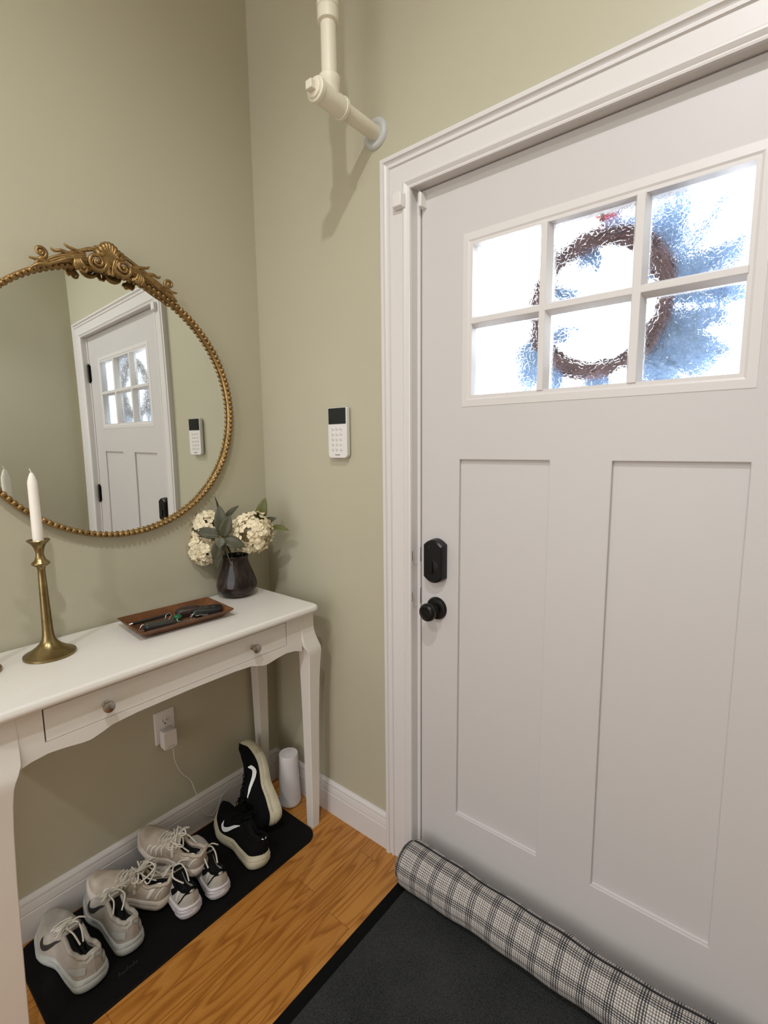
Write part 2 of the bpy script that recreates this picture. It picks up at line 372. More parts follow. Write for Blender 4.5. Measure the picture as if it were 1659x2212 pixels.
# jamb and stop
jb = MB()
for (a, b) in ((OX0-.001, JX0), (JX1, OX1+.001)): jb.box(a, b, -.006, .14, 0, JH)
jb.box(OX0, OX1, -.006, .14, JH, OZ+.001)
for (a, b) in ((JX0, X0-.0028), (X0+DW*KD+.0028, JX1)): jb.box(a, b, .0235, .14, 0, JH)
jb.box(JX0, X0+.012, .0755, .14, 0, JH); jb.box(X0+DW*KD-.012, JX1, .0755, .14, 0, JH); jb.box(JX0, JX1, .0755, .14, JH-.015, JH)
jam = st(jb, 'trim_2', TRIM, bevel=.0012)
th = MB().box(JX0, JX1, .024, .16, 0.0, .010); st(th, 'trim_3', mat('threshold bronze', (.10, .08, .06), .45, .6))
# strike plates on the jamb
for z0, z1 in ((1.02, 1.075), (.885, .945)):
    MB().box(JX0-.0006, JX0+.0008, .006, .030, z0, z1).build('strike_plate', STEEL, jam, bevel=.0005)

# ------------------------------------------------------------ front door
for z0, z1 in ((1.03, 1.075), (.895, .945)):
    MB().box(JX0+.0115-.0004, X0-.0024, .0228, .028, z0, z1).build('strike_plate', STEEL, jam, bevel=.0004)
for z0, z1 in ((1.035, 1.065), (.905, .935)):
    MB().box(JX0-.0002, JX0+.0005, -.004, -.001, z0, z1).build('worn_spot', mat('bare wood', (.25, .13, .06), .7) if 'bare wood' not in bpy.data.materials else bpy.data.materials['bare wood'], jam)
door = empty('door_1', (X0, DY, -.0241)); door.scale = (KD, KD, KD); tag(door, 'white craftsman entry door with six glass panes and two tall panels', kind='structure')
def L(x, y, z): return (x-X0, y-DY, z)
def stepped(xs, zs, depth, y0=0, back=None, only=None):
    """face in the xz plane at y=y0+depth(cell); None = open"""
    mb = MB(); D = lambda i, k: depth(i, k) if 0 <= i < len(xs)-1 and 0 <= k < len(zs)-1 else back
    for i in range(len(xs)-1):
        for k in range(len(zs)-1):
            d = D(i, k)
            if d is None: continue
            mb.add([(xs[i], y0+d, zs[k]), (xs[i+1], y0+d, zs[k]), (xs[i+1], y0+d, zs[k+1]), (xs[i], y0+d, zs[k+1])], [(0, 1, 2, 3)])
    def wall(p, q, d1, d2):
        a = back if d1 is None else d1; b = back if d2 is None else d2
        if a is None or b is None or abs(a-b) < 1e-6: return
        mb.add([(p[0], y0+a, p[1]), (q[0], y0+a, q[1]), (q[0], y0+b, q[1]), (p[0], y0+b, p[1])], [(0, 1, 2, 3)])
    for i in range(len(xs)):
        for k in range(len(zs)-1): wall((xs[i], zs[k]), (xs[i], zs[k+1]), D(i-1, k), D(i, k))
    for k in range(len(zs)):
        for i in range(len(xs)-1): wall((xs[i], zs[k]), (xs[i+1], zs[k]), D(i, k-1), D(i, k))
    bm = bmesh.new(); vv = [bm.verts.new(v) for v in mb.v]
    for f in mb.f: bm.faces.new([vv[j] for j in f])
    bmesh.ops.remove_doubles(bm, verts=bm.verts, dist=1e-6)
    bmesh.ops.delete(bm, geom=[v for v in bm.verts if not v.link_faces], context='VERTS')
    bm.verts.index_update(); r = MB(); r.add([v.co[:] for v in bm.verts], [tuple(v.index for v in f.verts) for f in bm.faces]); bm.free()
    return r
TH = .045
wx0, wx1, wz0, wz1 = .150, .766, 1.505, 1.920           # opening cut in the slab
px = [0, .1286, .1286+.2555, DW-.1286-.2555, DW-.1286, DW]
pz = [.034, .2566, 1.3456, wz0, wz1, DH]
xs = sorted(set(px+[wx0, wx1]))
def dep(i, k):
    xc = (xs[i]+xs[i+1])/2; zc = (pz[k]+pz[k+1])/2
    if wx0 < xc < wx1 and wz0 < zc < wz1: return None
    if .2566 < zc < 1.3456 and (.1286 < xc < .384 or .53 < xc < DW-.1286): return .0105
    return 0
slab = stepped(xs, pz, dep, 0, TH).build('slab', DOORM, door, smooth=False, bevel=.0022, bseg=2)
# outer face
stepped(xs, pz, dep, 0, 0).build('outer_face', DOORM, door, smooth=False, loc=(0, TH-.0001, 0))
# lite frame with muntins
g = [.162, .3383, .3686, .5445, .5776, .7539]; gz = [1.5194, 1.6959, 1.7283, 1.9046]
fr = MB()
def bar(x0, x1, z0, z1, s0, s1, t0, t1, yb=.022, yf=-.009):
    # chamfered bar: base rectangle at glass level, inset face in front
    vs = [(x0, yb, z0), (x1, yb, z0), (x1, yb, z1), (x0, yb, z1), (x0+s0, yf, z0+t0), (x1-s1, yf, z0+t0), (x1-s1, yf, z1-t1), (x0+s0, yf, z1-t1)]
    fr.add(vs, [(4, 5, 6, 7), (0, 1, 5, 4), (1, 2, 6, 5), (2, 3, 7, 6), (3, 0, 4, 7), (0, 3, 2, 1)])
ox0, ox1, oz0, oz1 = .1328, .7855, 1.4880, 1.9369
def ring(a, b):  # a=(x0,x1,z0,z1,y) outer ring to b
    A = [(a[0], a[4], a[2]), (a[1], a[4], a[2]), (a[1], a[4], a[3]), (a[0], a[4], a[3])]; B = [(b[0], b[4], b[2]), (b[1], b[4], b[2]), (b[1], b[4], b[3]), (b[0], b[4], b[3])]
    fr.add(A+B, [(0, 1, 5, 4), (1, 2, 6, 5), (2, 3, 7, 6), (3, 0, 4, 7)])
steps = [(ox0, ox1, oz0, oz1, .002), (ox0+.0010, ox1-.0010, oz0+.0010, oz1-.0010, .0018), (ox0+.0018, ox1-.0018, oz0+.0018, oz1-.0018, -.0012), (g[0]-.0125, g[5]+.0125, gz[0]-.0125, gz[3]+.0125, -.0022), (g[0]-.006, g[5]+.006, gz[0]-.006, gz[3]+.006, .001), (g[0]-.003, g[5]+.003, gz[0]-.003, gz[3]+.003, .006), (g[0], g[5], gz[0], gz[3], .0215)]
for a, b in zip(steps, steps[1:]): ring(a, b)
for a, b in ((g[1], g[2]), (g[3], g[4])): bar(a, b, gz[0]-.002, gz[3]+.002, .008, .008, 0, 0, .0215, -.003)
bar(g[0]-.002, g[5]+.002, gz[1], gz[2], 0, 0, .009, .009, .0215, -.0028)
wf = fr.build('window_frame', TRIM, door, smooth=False, bevel=.0012)
sh = MB()
for x, z in ((ox0+.009, oz0+.008), (ox0+.008, oz1-.009), (ox1-.018, oz0+.012)): sh.lathe([(.0032, -.0040), (.0032, .0), (.0020, .0002), (.0018, -.004)], (x, .0018, z), 'y', 12)
sh.build('screw_cap', mat('screw cap grey', (.25, .23, .22), .6), wf)  # caps in one plain grey
gb = MB()   # outer side of the frame
for a, b in ((g[1], g[2]), (g[3], g[4])): gb.box(a+.004, b-.004, .027, TH+.004, gz[0], gz[3])
gb.box(g[0], g[5], .027, TH+.004, gz[1]+.004, gz[2]-.004)
for x0, x1, z0, z1 in ((wx0, g[0], wz0, wz1), (g[5], wx1, wz0, wz1), (g[0], g[5], wz0, gz[0]), (g[0], g[5], gz[3], wz1)): gb.box(x0, x1, .0, TH+.006, z0, z1)
gb.build('outer_frame', TRIM, door, smooth=False)
for i in range(3):
    for k in range(2):
        z0, z1 = (gz[0], gz[1]) if k == 0 else (gz[2], gz[3])
        MB().box(g[2*i]-.003, g[2*i+1]+.003, .0222, .0265, z0-.003, z1+.003).build('pane', PANE, door, smooth=False)
# deadbolt housing (rounded shield), knob, hinges
def shield(w, h, dome, y0, y1, ins):
    out = []
    pts = []
    n = 14
    for i in range(n+1):
        t = -1+2*i/n; pts.append((t*w*.5*.86 if abs(t) < .99 else t*w*.5*.86, h/2-dome*(t*t)))
    pts = [(w/2, -(h/2-dome-.004)), (w/2, h/2-dome-.004)] + [(x, z) for x, z in pts[::-1]] + [(-w/2, h/2-dome-.004), (-w/2, -(h/2-dome-.004))] + [(x, -z) for x, z in pts]
    mb = MB(); L0 = len(pts); rows = []
    for (y, s) in ((0, 1.0), (-y0, 1.0), (-y1*.85, .97), (-y1, .90)): rows.append([(x*(1-(1-s)*1.2), y-.0018*0, z*s) for x, z in pts])
    mb.grid(rows, closed=True); mb.f.append(tuple(3*L0+i for i in range(L0))); mb.m.append(0)
    return mb
db = shield(.066, .132, .012, .010, .030, .9).build('deadbolt', BLACKM, door, ang=30, loc=(.0575, 0, 1.048))
d2 = MB().lathe([(.0235, 0), (.0235, .0012), (.0215, .0018), (.0, .0022)], (-.002, -.0285, -.016), 'y', 32); d2.box(-.0065, .0025, -.0345, -.0300, -.034, .002); d2.build('thumb_turn', BLACKM, db, bevel=.001)
MB().lathe([(.004, 0), (.004, .002), (.0, .0025)], (-.010, -.029, .043), 'y', 12).build('screw', BLKPL, db)
kn = MB().lathe([(.0345, 0), (.0345, .004), (.031, .009), (.022, .0115), (.0135, .013), (.0105, .018), (.0105, .030), (.013, .034), (.020, .037), (.0255, .043), (.027, .050), (.0255, .057), (.021, .062), (.018, .0630), (.0165, .0622), (.010, .0625), (0, .063)], (0, 0, 0), 'y', 40)
kn.build('door_knob', BLACKM, door, loc=(.0565, 0, .900))
lt = MB().lathe([(.026, 0), (.026, .0012), (.0, .0014)], (0, 0, 0), 'y', 30)
for z in (.90,):
    MB().box(-.0012, 0, .006, .032, z-.030, z+.030).build('latch_plate', BLACKM, door, bevel=.0005, loc=(0, -.0, 0))
MB().box(-.0012, 0, .006, .032, 1.04-.03, 1.04+.03).build('latch_plate', STEEL, door, bevel=.0005)
for z in (1.855, 1.06, .27):
    h = MB(); h.tube([(0, 0, z-.054), (0, 0, z+.054)], .0078, 14)
    for k in (-1, 0, 1): h.tube([(0, 0, z+k*.036-.001), (0, 0, z+k*.036+.001)], .0084, 14)
    h.sphere((0, 0, z+.056), .0065); h.sphere((0, 0, z-.056), .0065); h.box(-.018, -.001, .0035, .005, z-.051, z+.051)
    h.build('hinge', BLACKM, door, loc=(DW+.0015, -.0075, 0))

# ------------------------------------------------------------ door sensors
s1 = MB().box(-.013, .013, -.012, 0, -.022, .022, top=None)
a = MB().add([(-.0175, 0, -.021), (.0175, 0, -.021), (.0175, 0, .015), (.011, 0, .022), (-.011, 0, .022), (-.0175, 0, .015), (-.0165, -.015, -.016), (.0125, -.015, -.016), (.0125, -.015, .013), (.009, -.015, .019), (-.011, -.015, .019), (-.0165, -.015, .013)],
    [(0, 1, 7, 6), (1, 2, 8, 7), (2, 3, 9, 8), (3, 4, 10, 9), (4, 5, 11, 10), (5, 0, 6, 11), (6, 7, 8, 9, 10, 11)])
o = a.build('door_sensor', PLASTIC, bevel=.0015, loc=(.683, -.0165, 2.066)); tag(o, 'small white sensor box stuck on the door casing near the top left corner', 'door sensor', None)
MB().box(-.0004, .0004, -.0143, -.0139, .001, .007).build('led_slot', INK, o)
a = MB().add([(-.008, 0, -.020), (.008, 0, -.020), (.008, 0, .018), (0, 0, .024), (-.008, 0, .018), (-.0065, -.022, -.018), (.004, -.022, -.018), (.004, -.022, .016), (-.001, -.022, .022), (-.0065, -.022, .016)],
    [(0, 1, 6, 5), (1, 2, 7, 6), (2, 3, 8, 7), (3, 4, 9, 8), (4, 0, 5, 9), (5, 6, 7, 8, 9)])
tag(a.build('sensor_magnet', PLASTIC, bevel=.0015, loc=(.7360, DY, 2.064)), 'narrow white magnet block stuck on the top left corner of the white door', 'sensor magnet')

# ------------------------------------------------------------ wall keypad
kp = empty('keypad', (.421, 0, 1.430), 'white wall keypad with black screen and rows of round buttons beside the door', 'keypad')
def rrect(w, h, rb, rt_, n=5):
    pts = []
    for cx, cz, r, a0 in ((w/2-rb, -h/2+rb, rb, -90), (w/2-rt_, h/2-rt_, rt_, 0), (-w/2+rt_, h/2-rt_, rt_, 90), (-w/2+rb, -h/2+rb, rb, 180)):
        for i in range(n+1):
            a = math.radians(a0+90*i/n); pts.append((cx+r*math.cos(a), cz+r*math.sin(a)))
    return pts
def rprism(mb, pts, y0, y1, cx=0, cz=0, mi=0, taper=1.0):
    n = len(pts); mb.add([(cx+x, y0, cz+z) for x, z in pts]+[(cx+x*taper, y1, cz+z*taper) for x, z in pts], [(i, (i+1) % n, n+(i+1) % n, n+i) for i in range(n)]+[tuple(range(n)), tuple(range(n, 2*n))], mi); return mb
b = MB(); rprism(b, rrect(.073, .155, .012, .004), 0, -.006); rprism(b, rrect(.086, .165, .013, .004), -.006, -.021); b.build('body', PLASTIC, kp, bevel=.0015)
b = MB(); rprism(b, rrect(.079, .052, .001, .002), -.0211, -.0218, 0, .055); b.build('screen', SCREEN, kp)
for r in range(5):
    for c in range(3):
        k = MB().lathe([(.0066, 0), (.0066, .0010), (.0056, .0019), (.003, .0023), (0, .0024)], (0, 0, 0), 'y', 16)
        ko = k.build('button', KEYM, kp, loc=(-.0205+.0185*c, -.0205, .0135-.0168*r))
        t = MB().box(-.0005, .0005, -.0026, -.0023, -.0018, .0018); t.build('button_mark', mat('grey print', (.3, .28, .27), .6) if (r, c) == (0, 0) else bpy.data.materials['grey print'], ko)
text_mesh('brand_lettering', 'Panasonic', .0058, INK, kp, Matrix.Translation((0, -.0213, -.0735)) @ Matrix.Rotation(PI/2, 4, 'X'))

# ------------------------------------------------------------ painted pipe
pp = empty('heating_pipe', (.584, 0, 2.283), 'cream painted pipe coming down from above and turning into the wall left of the door', 'pipe')
PD = .187
MB().tube([(0, -PD, .03), (0, -PD, ZC-2.283)], .0205, 28).build('riser_pipe', PIPEM, pp)
c = MB().lathe([(.0205, .175), (.0275, .178), (.0280, .205), (.0265, .207), (.0265, .2085), (.0285, .211), (.0275, .262), (.0255, .270), (.0225, .285), (.0205, .290)], (0, -PD, 0), 'z', 32); c.build('coupling', PIPEM, pp)
t = MB().lathe([(.0265, -.050), (.0285, -.048), (.0285, -.040), (.0268, -.038), (.0268, .040), (.0290, .042), (.0290, .052), (.0265, .054)], (0, -PD, 0), 'y', 32)
t.lathe([(.026, 0), (.0265, .030), (.0290, .036), (.0290, .050), (.0265, .053), (.0205, .054)], (0, -PD, 0), 'z', 32)
t.build('tee_fitting', PIPEM, pp)
MB().tube([(0, -PD+.045, 0), (0, 0, 0)], .0205, 28).build('wall_pipe', PIPEM, pp)
plg = MB().lathe([(.0235, .050), (.0235, .056), (.020, .060), (.0, .060)], (0, -PD, 0), 'y', 28); plg.box(-.0105, .0105, -PD-.076, -PD-.058, -.0105, .0105); plg.build('square_plug', PIPEM, pp, bevel=.002)
MB().lathe([(.0425, 0), (.0425, .002), (.0405, .007), (.036, .0105), (.030, .0105), (.026, .008), (.0215, .005)], (0, 0, 0), 'y', 44).build('flange', FLANGE, pp)

# ------------------------------------------------------------ console table
ct = empty('console_table', (.19, -.555, 0), 'white console table with curved apron, wide drawer and slim legs on the left wall', 'console table')
CL = lambda x, y, z: (x-.19, y+.555, z)
TZ = .857
TY1, TY0, TX0, TX1 = -.090, -1.030, .010, .393
def tabletop():
    mb = MB(); R = .026; n = 6
    def outline(ins):
        pts = []
        for cx, cy, a0 in ((TX1-R, TY1-R, 0), (TX0+R, TY1-R, 90), (TX0+R, TY0+R, 180), (TX1-R, TY0+R, 270)):
            for i in range(n+1):
                a = math.radians(a0+90*i/n); pts.append((cx+(R-ins)*math.cos(a), cy+(R-ins)*math.sin(a)))
        return pts
    rows = []
    for ins, z in ((.014, .834), (.004, .835), (.0015, .838), (0, .843), (.0005, .848), (.003, .853), (.008, .8562), (.012, .857)):
        rows.append([CL(x, y, z) for x, y in outline(ins)])
    mb.grid(rows, closed=True); k = len(rows[0]); mb.f += [tuple(range(k)), tuple(range((len(rows)-1)*k, len(rows)*k))]; mb.m += [0, 0]
    return mb
tabletop().build('tabletop', TABLE, ct, ang=30)
AX = .360
yl, yr = -.958, -.150
def apron_z(y):   # lower edge
    t = (y-yl)/(yr-yl); s = abs(t-.5)*2     # 0 centre .. 1 ends
    tab = [(0, .7285), (.35, .7265), (.50, .7215), (.57, .7120), (.62, .7065), (.66, .7070), (.74, .7125), (.83, .7165), (.92, .7120), (1.0, .7010)]
    for (s0, z0), (s1, z1) in zip(tab, tab[1:]):
        if s <= s1+1e-6: return z0+(z1-z0)*(s-s0)/(s1-s0)
    return .701
def apron():
    mb = MB(); n = 90; rows = []
    for i in range(n+1):
        y = yl+(yr-yl)*i/n; z = apron_z(y)
        rows.append([CL(AX, y, z), CL(AX, y, .835), CL(AX-.018, y, .835), CL(AX-.018, y, z)])
    mb.grid(rows, closed=True); return mb
DY0, DY1, DZ0, DZ1 = -.8954, -.2138, .7425, .8212
def cut_apron():
    mb = MB(); ys = [yl+(yr-yl)*i/96 for i in range(97)]
    ys = sorted(set([round(y, 5) for y in ys if abs(y-DY0) > .003 and abs(y-DY1) > .003]+[DY0, DY1]))
    for a, b in zip(ys, ys[1:]):
        za, zb = apron_z(a), apron_z(b); inside = a >= DY0-1e-6 and b <= DY1+1e-6
        segs = [(za, zb, DZ0, DZ0), (DZ1, DZ1, .835, .835)] if inside else [(za, zb, DZ0, DZ0), (DZ0, DZ0, DZ1, DZ1), (DZ1, DZ1, .835, .835)]
        for z0a, z0b, z1a, z1b in segs: mb.add([CL(AX, a, z0a), CL(AX, b, z0b), CL(AX, b, z1b), CL(AX, a, z1a)], [(0, 1, 2, 3)])
        mb.add([CL(AX, a, za), CL(AX, b, zb), CL(AX-.02, b, zb), CL(AX-.02, a, za)], [(0, 1, 2, 3)])
        mb.add([CL(AX-.02, a, za), CL(AX-.02, b, zb), CL(AX-.02, b, .835), CL(AX-.02, a, .835)], [(0, 1, 2, 3)])
    for (p, q) in (((DY0, DZ0), (DY1, DZ0)), ((DY1, DZ0), (DY1, DZ1)), ((DY1, DZ1), (DY0, DZ1)), ((DY0, DZ1), (DY0, DZ0))):
        mb.add([CL(AX, *p), CL(AX, *q), CL(AX-.0195, *q), CL(AX-.0195, *p)], [(0, 1, 2, 3)])
    return mb
cut_apron().build('apron', TABLE, ct, smooth=False)
sd = MB()
for y0, y1 in ((-.125, -.107), (-1.003, -.985)): sd.box(.045-.19, .33-.19, y0+.555, y1+.555, .712, .835)
sd.box(.025-.19, .041-.19, -.975+.555, -.145+.555, .712, .835)
sd.build('side_rails', TABLE, ct, smooth=False)
dr = MB(); gp = .0018; dr.box(AX-.016-.19, AX-.0008-.19, DY0+gp+.0014+.555, DY1-gp+.555, DZ0+gp*.5, DZ1-gp)
dro = dr.build('drawer', TABLE, ct, smooth=False, bevel=.0012)
bx = MB(); bx.box(AX-.019-.19, AX-.0165-.19, DY0+.555, DY1+.555, DZ0, DZ1); bx.build('drawer_gap_shade', GAPSHADE, ct, smooth=False)  # dark sheet behind the drawer front, paints the shade in its gap
for y, z in ((-.768, .779), (-.346, .781)):
    MB().lathe([(.0085, 0), (.0085, .002), (.0055, .004), (.005, .013), (.0075, .0165), (.0125, .0185), (.0138, .022), (.0128, .0265), (.009, .029), (0, .030)], (0, 0, 0), 'x', 28).build('knob', NICKEL, dro, loc=(AX-.001-.19, y+.555, z))
def leg_front(sy=1):
    """right front leg; returns rows of sections: (xi, xo, yi, yo, z) with yo the outer side"""
    wide = 1 if sy < 0 else 0
    sec = [(.310, .342, -.112, -.080, 0), (.311, .345, -.114, -.079, .08), (.313, .350, -.117, -.078, .25), (.314, .356, -.121, -.077, .45), (.315, .363, -.125, -.0765, .58), (.317, .369, -.128, -.076, .64), (.319, .373, -.131, -.0755, .672), (.321, .375, -.135, -.0755, .688), (.322, .374, -.142, -.078, .703), (.322, .369, -.149, -.083, .720), (.320, .364, -.1505, -.091, .745), (.318, .3615, -.1505, -.095, .765), (.318, .3605, -.1505, -.096, .79), (.318, .3605, -.1505, -.096, .835)]
    if wide: sec = [(xi-.030, xo, yi, yo+(.018 if z < .70 else .006), z) for xi, xo, yi, yo, z in sec]
    return sec
def leg_mesh(sec, cy=-.555, flip=False, dyy=0):
    mb = MB(); rows = []
    for xi, xo, yi, yo, z in sec:
        if flip: yi, yo = 2*cy-yi+dyy, 2*cy-yo+dyy
        rows.append([CL(xi, yi, z), CL(xo, yi, z), CL(xo, yo, z), CL(xi, yo, z)])
    mb.grid(rows, closed=True); n = len(rows); mb.f += [(0, 1, 2, 3), tuple(range(4*n-4, 4*n))]; mb.m += [0, 0]
    return mb
leg_mesh(leg_front()).build('leg', TABLE, ct, ang=28, bevel=.002)
leg_mesh(leg_front(-1), flip=True, dyy=.018).build('leg', TABLE, ct, ang=28, bevel=.002)
bk = [(.020, .050, -.112, -.080, 0), (.018, .056, -.116, -.076, .25), (.016, .062, -.122, -.074, .60), (.016, .064, -.124, -.074, .712), (.016, .064, -.124, -.074, .834)]
leg_mesh(bk).build('leg', TABLE, ct, ang=28, bevel=.002)
leg_mesh(bk, flip=True).build('leg', TABLE, ct, ang=28, bevel=.002)

# ------------------------------------------------------------ candlesticks and candles
def candlestick(x, y, label):
    t = empty('candlestick', (x, y, TZ), label, 'candlestick', 'brass candlesticks on the console table')
    prof = [(.0, .0), (.0575, 0), (.0590, .0015), (.0585, .006), (.0555, .0078), (.050, .0105), (.041, .016), (.030, .024), (.0205, .034), (.0155, .044), (.0132, .056), (.0122, .075), (.0110, .12), (.0098, .17), (.0088, .21), (.0084, .228), (.0105, .234), (.0195, .240), (.0205, .2425), (.0195, .245), (.0125, .252), (.0092, .262), (.0090, .270), (.0115, .282), (.0165, .292), (.0240, .2995), (.0258, .3015), (.0245, .3035), (.018, .302), (.0125, .299), (.0, .298)]
    MB().lathe(prof, (0, 0, 0), 'z', 56).build('body', BRASS, t, ang=50)
    return t
def candle(x, y, label):
    t = empty('taper_candle', (x, y, TZ+.2985), label, 'candle', 'white taper candles')
    MB().lathe([(0, 0), (.0105, 0), (.0118, .002), (.0116, .060), (.0108, .146), (.0106, .150), (.0072, .163), (.0038, .172), (.0, .1735)], (0, 0, 0), 'z', 32).build('wax', WAX, t, ang=22)
    MB().tube([(0, 0, .172), (.0005, -.0015, .178), (.001, -.004, .183)], .0011, 8).build('wick', WAX, t)
    return t
candlestick(.136, -.808, 'antique brass candlestick with flared foot, fully visible on the console table')
candle(.136, -.808, 'white taper candle in the brass candlestick in front of the round mirror')
candlestick(.125, -.967, 'brass candlestick at the left picture edge, only its round foot showing')
candle(.125, -.967, 'white taper candle in the left brass candlestick beyond the picture edge')

# ------------------------------------------------------------ round mirror
MC = Vector((.0, -.540, 1.512)); MR = .386
mi = empty('round_mirror', MC, 'round wall mirror with a gold beaded frame and carved scroll crest', 'mirror')
mi.rotation_euler = (0, math.radians(-.19), math.radians(.44))
gl = MB(); k = 96
rows = [[(x, r*math.cos(2*PI*i/k), r*math.sin(2*PI*i/k)) for i in range(k)] for x, r in ((.002, MR-.004), (.0098, MR-.004), (.0100, MR-.007))]
gl.grid(rows, closed=True); gl.f += [tuple(range(k)), tuple(range(2*k, 3*k))]; gl.m += [0, 0]
gl.build('mirror_glass', MIRR, mi, ang=20)
fm = MB(); rows = []
for x, r in ((.003, MR-.004), (.003, MR+.008), (.016, MR+.009), (.020, MR+.0065), (.020, MR+.003), (.0185, MR-.002), (.0098, MR-.0055)):
    rows.append([(x, r*math.cos(2*PI*i/144), r*math.sin(2*PI*i/144)) for i in range(144)])
fm.grid(rows, closed=True)
NB = 150
for i in range(NB):
    a = 2*PI*i/NB; fm.sphere((.0235, (MR+.0005)*math.cos(a), (MR+.0005)*math.sin(a)), .0077, 12, 8)
fm.build('beaded_frame', GOLD, mi, ang=60)
# crest, built in (y, z) around the top of the ring
cr = MB()
def pol(a, r): return (0, r*math.sin(math.radians(a)), r*math.cos(math.radians(a)))    # a in degrees from the top, + towards +y
def PT(x, a, r): p = pol(a, MR+r); return (x, p[1], p[2])
def scroll(ca, cr_, r0, turns, sgn, start, x=.040, th=.0065, tail=None):
    pts = []; rad = []; n = int(22*turns); c = pol(ca, MR+cr_)
    for i in range(n+1):
        t = i/n; rr = r0*(1-t)**.85+.0015; a = start+sgn*2*PI*turns*t
        pts.append((x+.008*t, c[1]+rr*math.cos(a), c[2]+rr*math.sin(a))); rad.append(th*(1-.55*t))
    if tail:
        pre = [PT(*q) for q in tail]; pts = smooth_path(pre+[pts[0]], 6)[:-1]+pts; rad = [th*(.55+.45*i/(len(pts)-len(rad))) for i in range(len(pts)-len(rad))]+rad
    cr.tube(pts, rad, 10)
for s in (-1, 1):
    # base band following the ring
    cr.tube([PT(.034, s*a, .004+.006*math.sin(a/27*PI)) for a in range(0, 29, 1)], [.0105-.0002*a for a in range(0, 29)], 10)
    cr.tube(smooth_path([PT(.038, s*2, .034), PT(.040, s*6, .040), PT(.039, s*11, .030), PT(.038, s*17, .020), PT(.036, s*24, .010)], 6), [.0055]*25, 8)
    # great volutes
    scroll(s*5.2, .008, .026, 2.1, s*1, PI/2, .042, .0068, [(.040, s*1.0, .052), (.042, s*2.6, .046)])
    scroll(s*5.2, .008, .0315, .95, s*1, PI/2+.3*s, .037, .0060)
    cr.sphere(PT(.048, s*5.2, .008), .0065, 12, 8)
    # hanging leaf below the arm
    for d in (-1.4, -.5, .4, 1.3):
        cr.tube(smooth_path([PT(.040, s*(12.2+d*.5), .016), PT(.043, s*(12.6+d), -.002), PT(.041, s*(11.6+d*1.4), -.017)], 6), [.003+.0030*math.sin(PI*i/12) for i in range(13)], 8)
    scroll(s*10.9, -.014, .0085, 1.1, -s, PI, .041, .0038)
    # upper thorn leaves
    for a0, a1, r1 in ((9, 14.5, .040), (15, 19.5, .031)):
        cr.tube(smooth_path([PT(.039, s*a0, .022), PT(.042, s*(a0+a1)/2, .030), PT(.041, s*a1, r1), PT(.040, s*(a1+.8), r1+.008)], 6), [.0062-.0002*i for i in range(19)], 8)
    # arm streaks
    for dr_ in (0, .006, .012):
        cr.tube(smooth_path([PT(.041, s*9, .010+dr_), PT(.043, s*15, .012+dr_*.6), PT(.040, s*21, .004+dr_), PT(.038, s*25.5, .002+dr_*.4)], 6), [.0040]*19, 8)
    # end curl
    scroll(s*24.4, .032, .0135, 1.5, -s, -PI/2, .040, .0055, [(.038, s*28.5, .002), (.040, s*27.0, .014)])
    cr.sphere(PT(.044, s*24.4, .032), .0060, 12, 8)
    cr.tube(smooth_path([PT(.038, s*23, .008), PT(.041, s*26.3, .016), PT(.040, s*28.8, .026)], 6), [.0062-.0003*i for i in range(13)], 8)
    cr.tube(smooth_path([PT(.038, s*24, .004), PT(.041, s*27.5, .006), PT(.038, s*30.5, .003)], 6), [.0068-.0003*i for i in range(13)], 8)
# central shell: fan of lobes
for i in range(-4, 5):
    a = i*1.15; r1 = .066-.0016*i*i
    cr.tube(smooth_path([PT(.040, i*.25, .006), PT(.046, a*.45, .030), PT(.047, a*.8, r1-.012), PT(.041, a*1.05, r1)], 6), [.0035+.0032*math.sin(PI*min(1, i2/20)) + (.001 if i2 > 12 else 0) for i2 in range(19)], 8)
for s in (-1, 1):
    for j in range(3):
        cr.tube(smooth_path([PT(.041, s*(.6+j*.4), -.020+j*.004), PT(.045, s*(1.3+j*.7), .012), PT(.044, s*(3.0+j*1.3), .044-j*.004), PT(.041, s*(5.2+j*1.4), .047-j*.006)], 6), [.0045]*19, 8)
cr.build('crest', GOLD, mi, ang=60)

# ------------------------------------------------------------ vase with hydrangeas
VX, VY = .078, -.203
va = empty('vase', (VX, VY, TZ), 'dark smoky brown glass vase with a dimpled side holding the flowers', 'vase')
def dimple(a, h):
    d = math.atan2(math.sin(a+.95), math.cos(a+.95)); return 1-.13*math.exp(-(d/.55)**2)*math.exp(-((h-.072)/.038)**2)
vp = [(.0, .002), (.030, 0), (.046, .003), (.060, .012), (.068, .026), (.0705, .042), (.067, .060), (.060, .080), (.053, .098), (.047, .114), (.043, .128), (.042, .138), (.044, .146), (.0435, .148), (.0405, .146), (.0385, .138), (.040, .125), (.044, .110), (.0, .108)]
MB().lathe(vp, (0, 0, 0), 'z', 60, sq=dimple).build('glass_body', VASEM, va, ang=60)

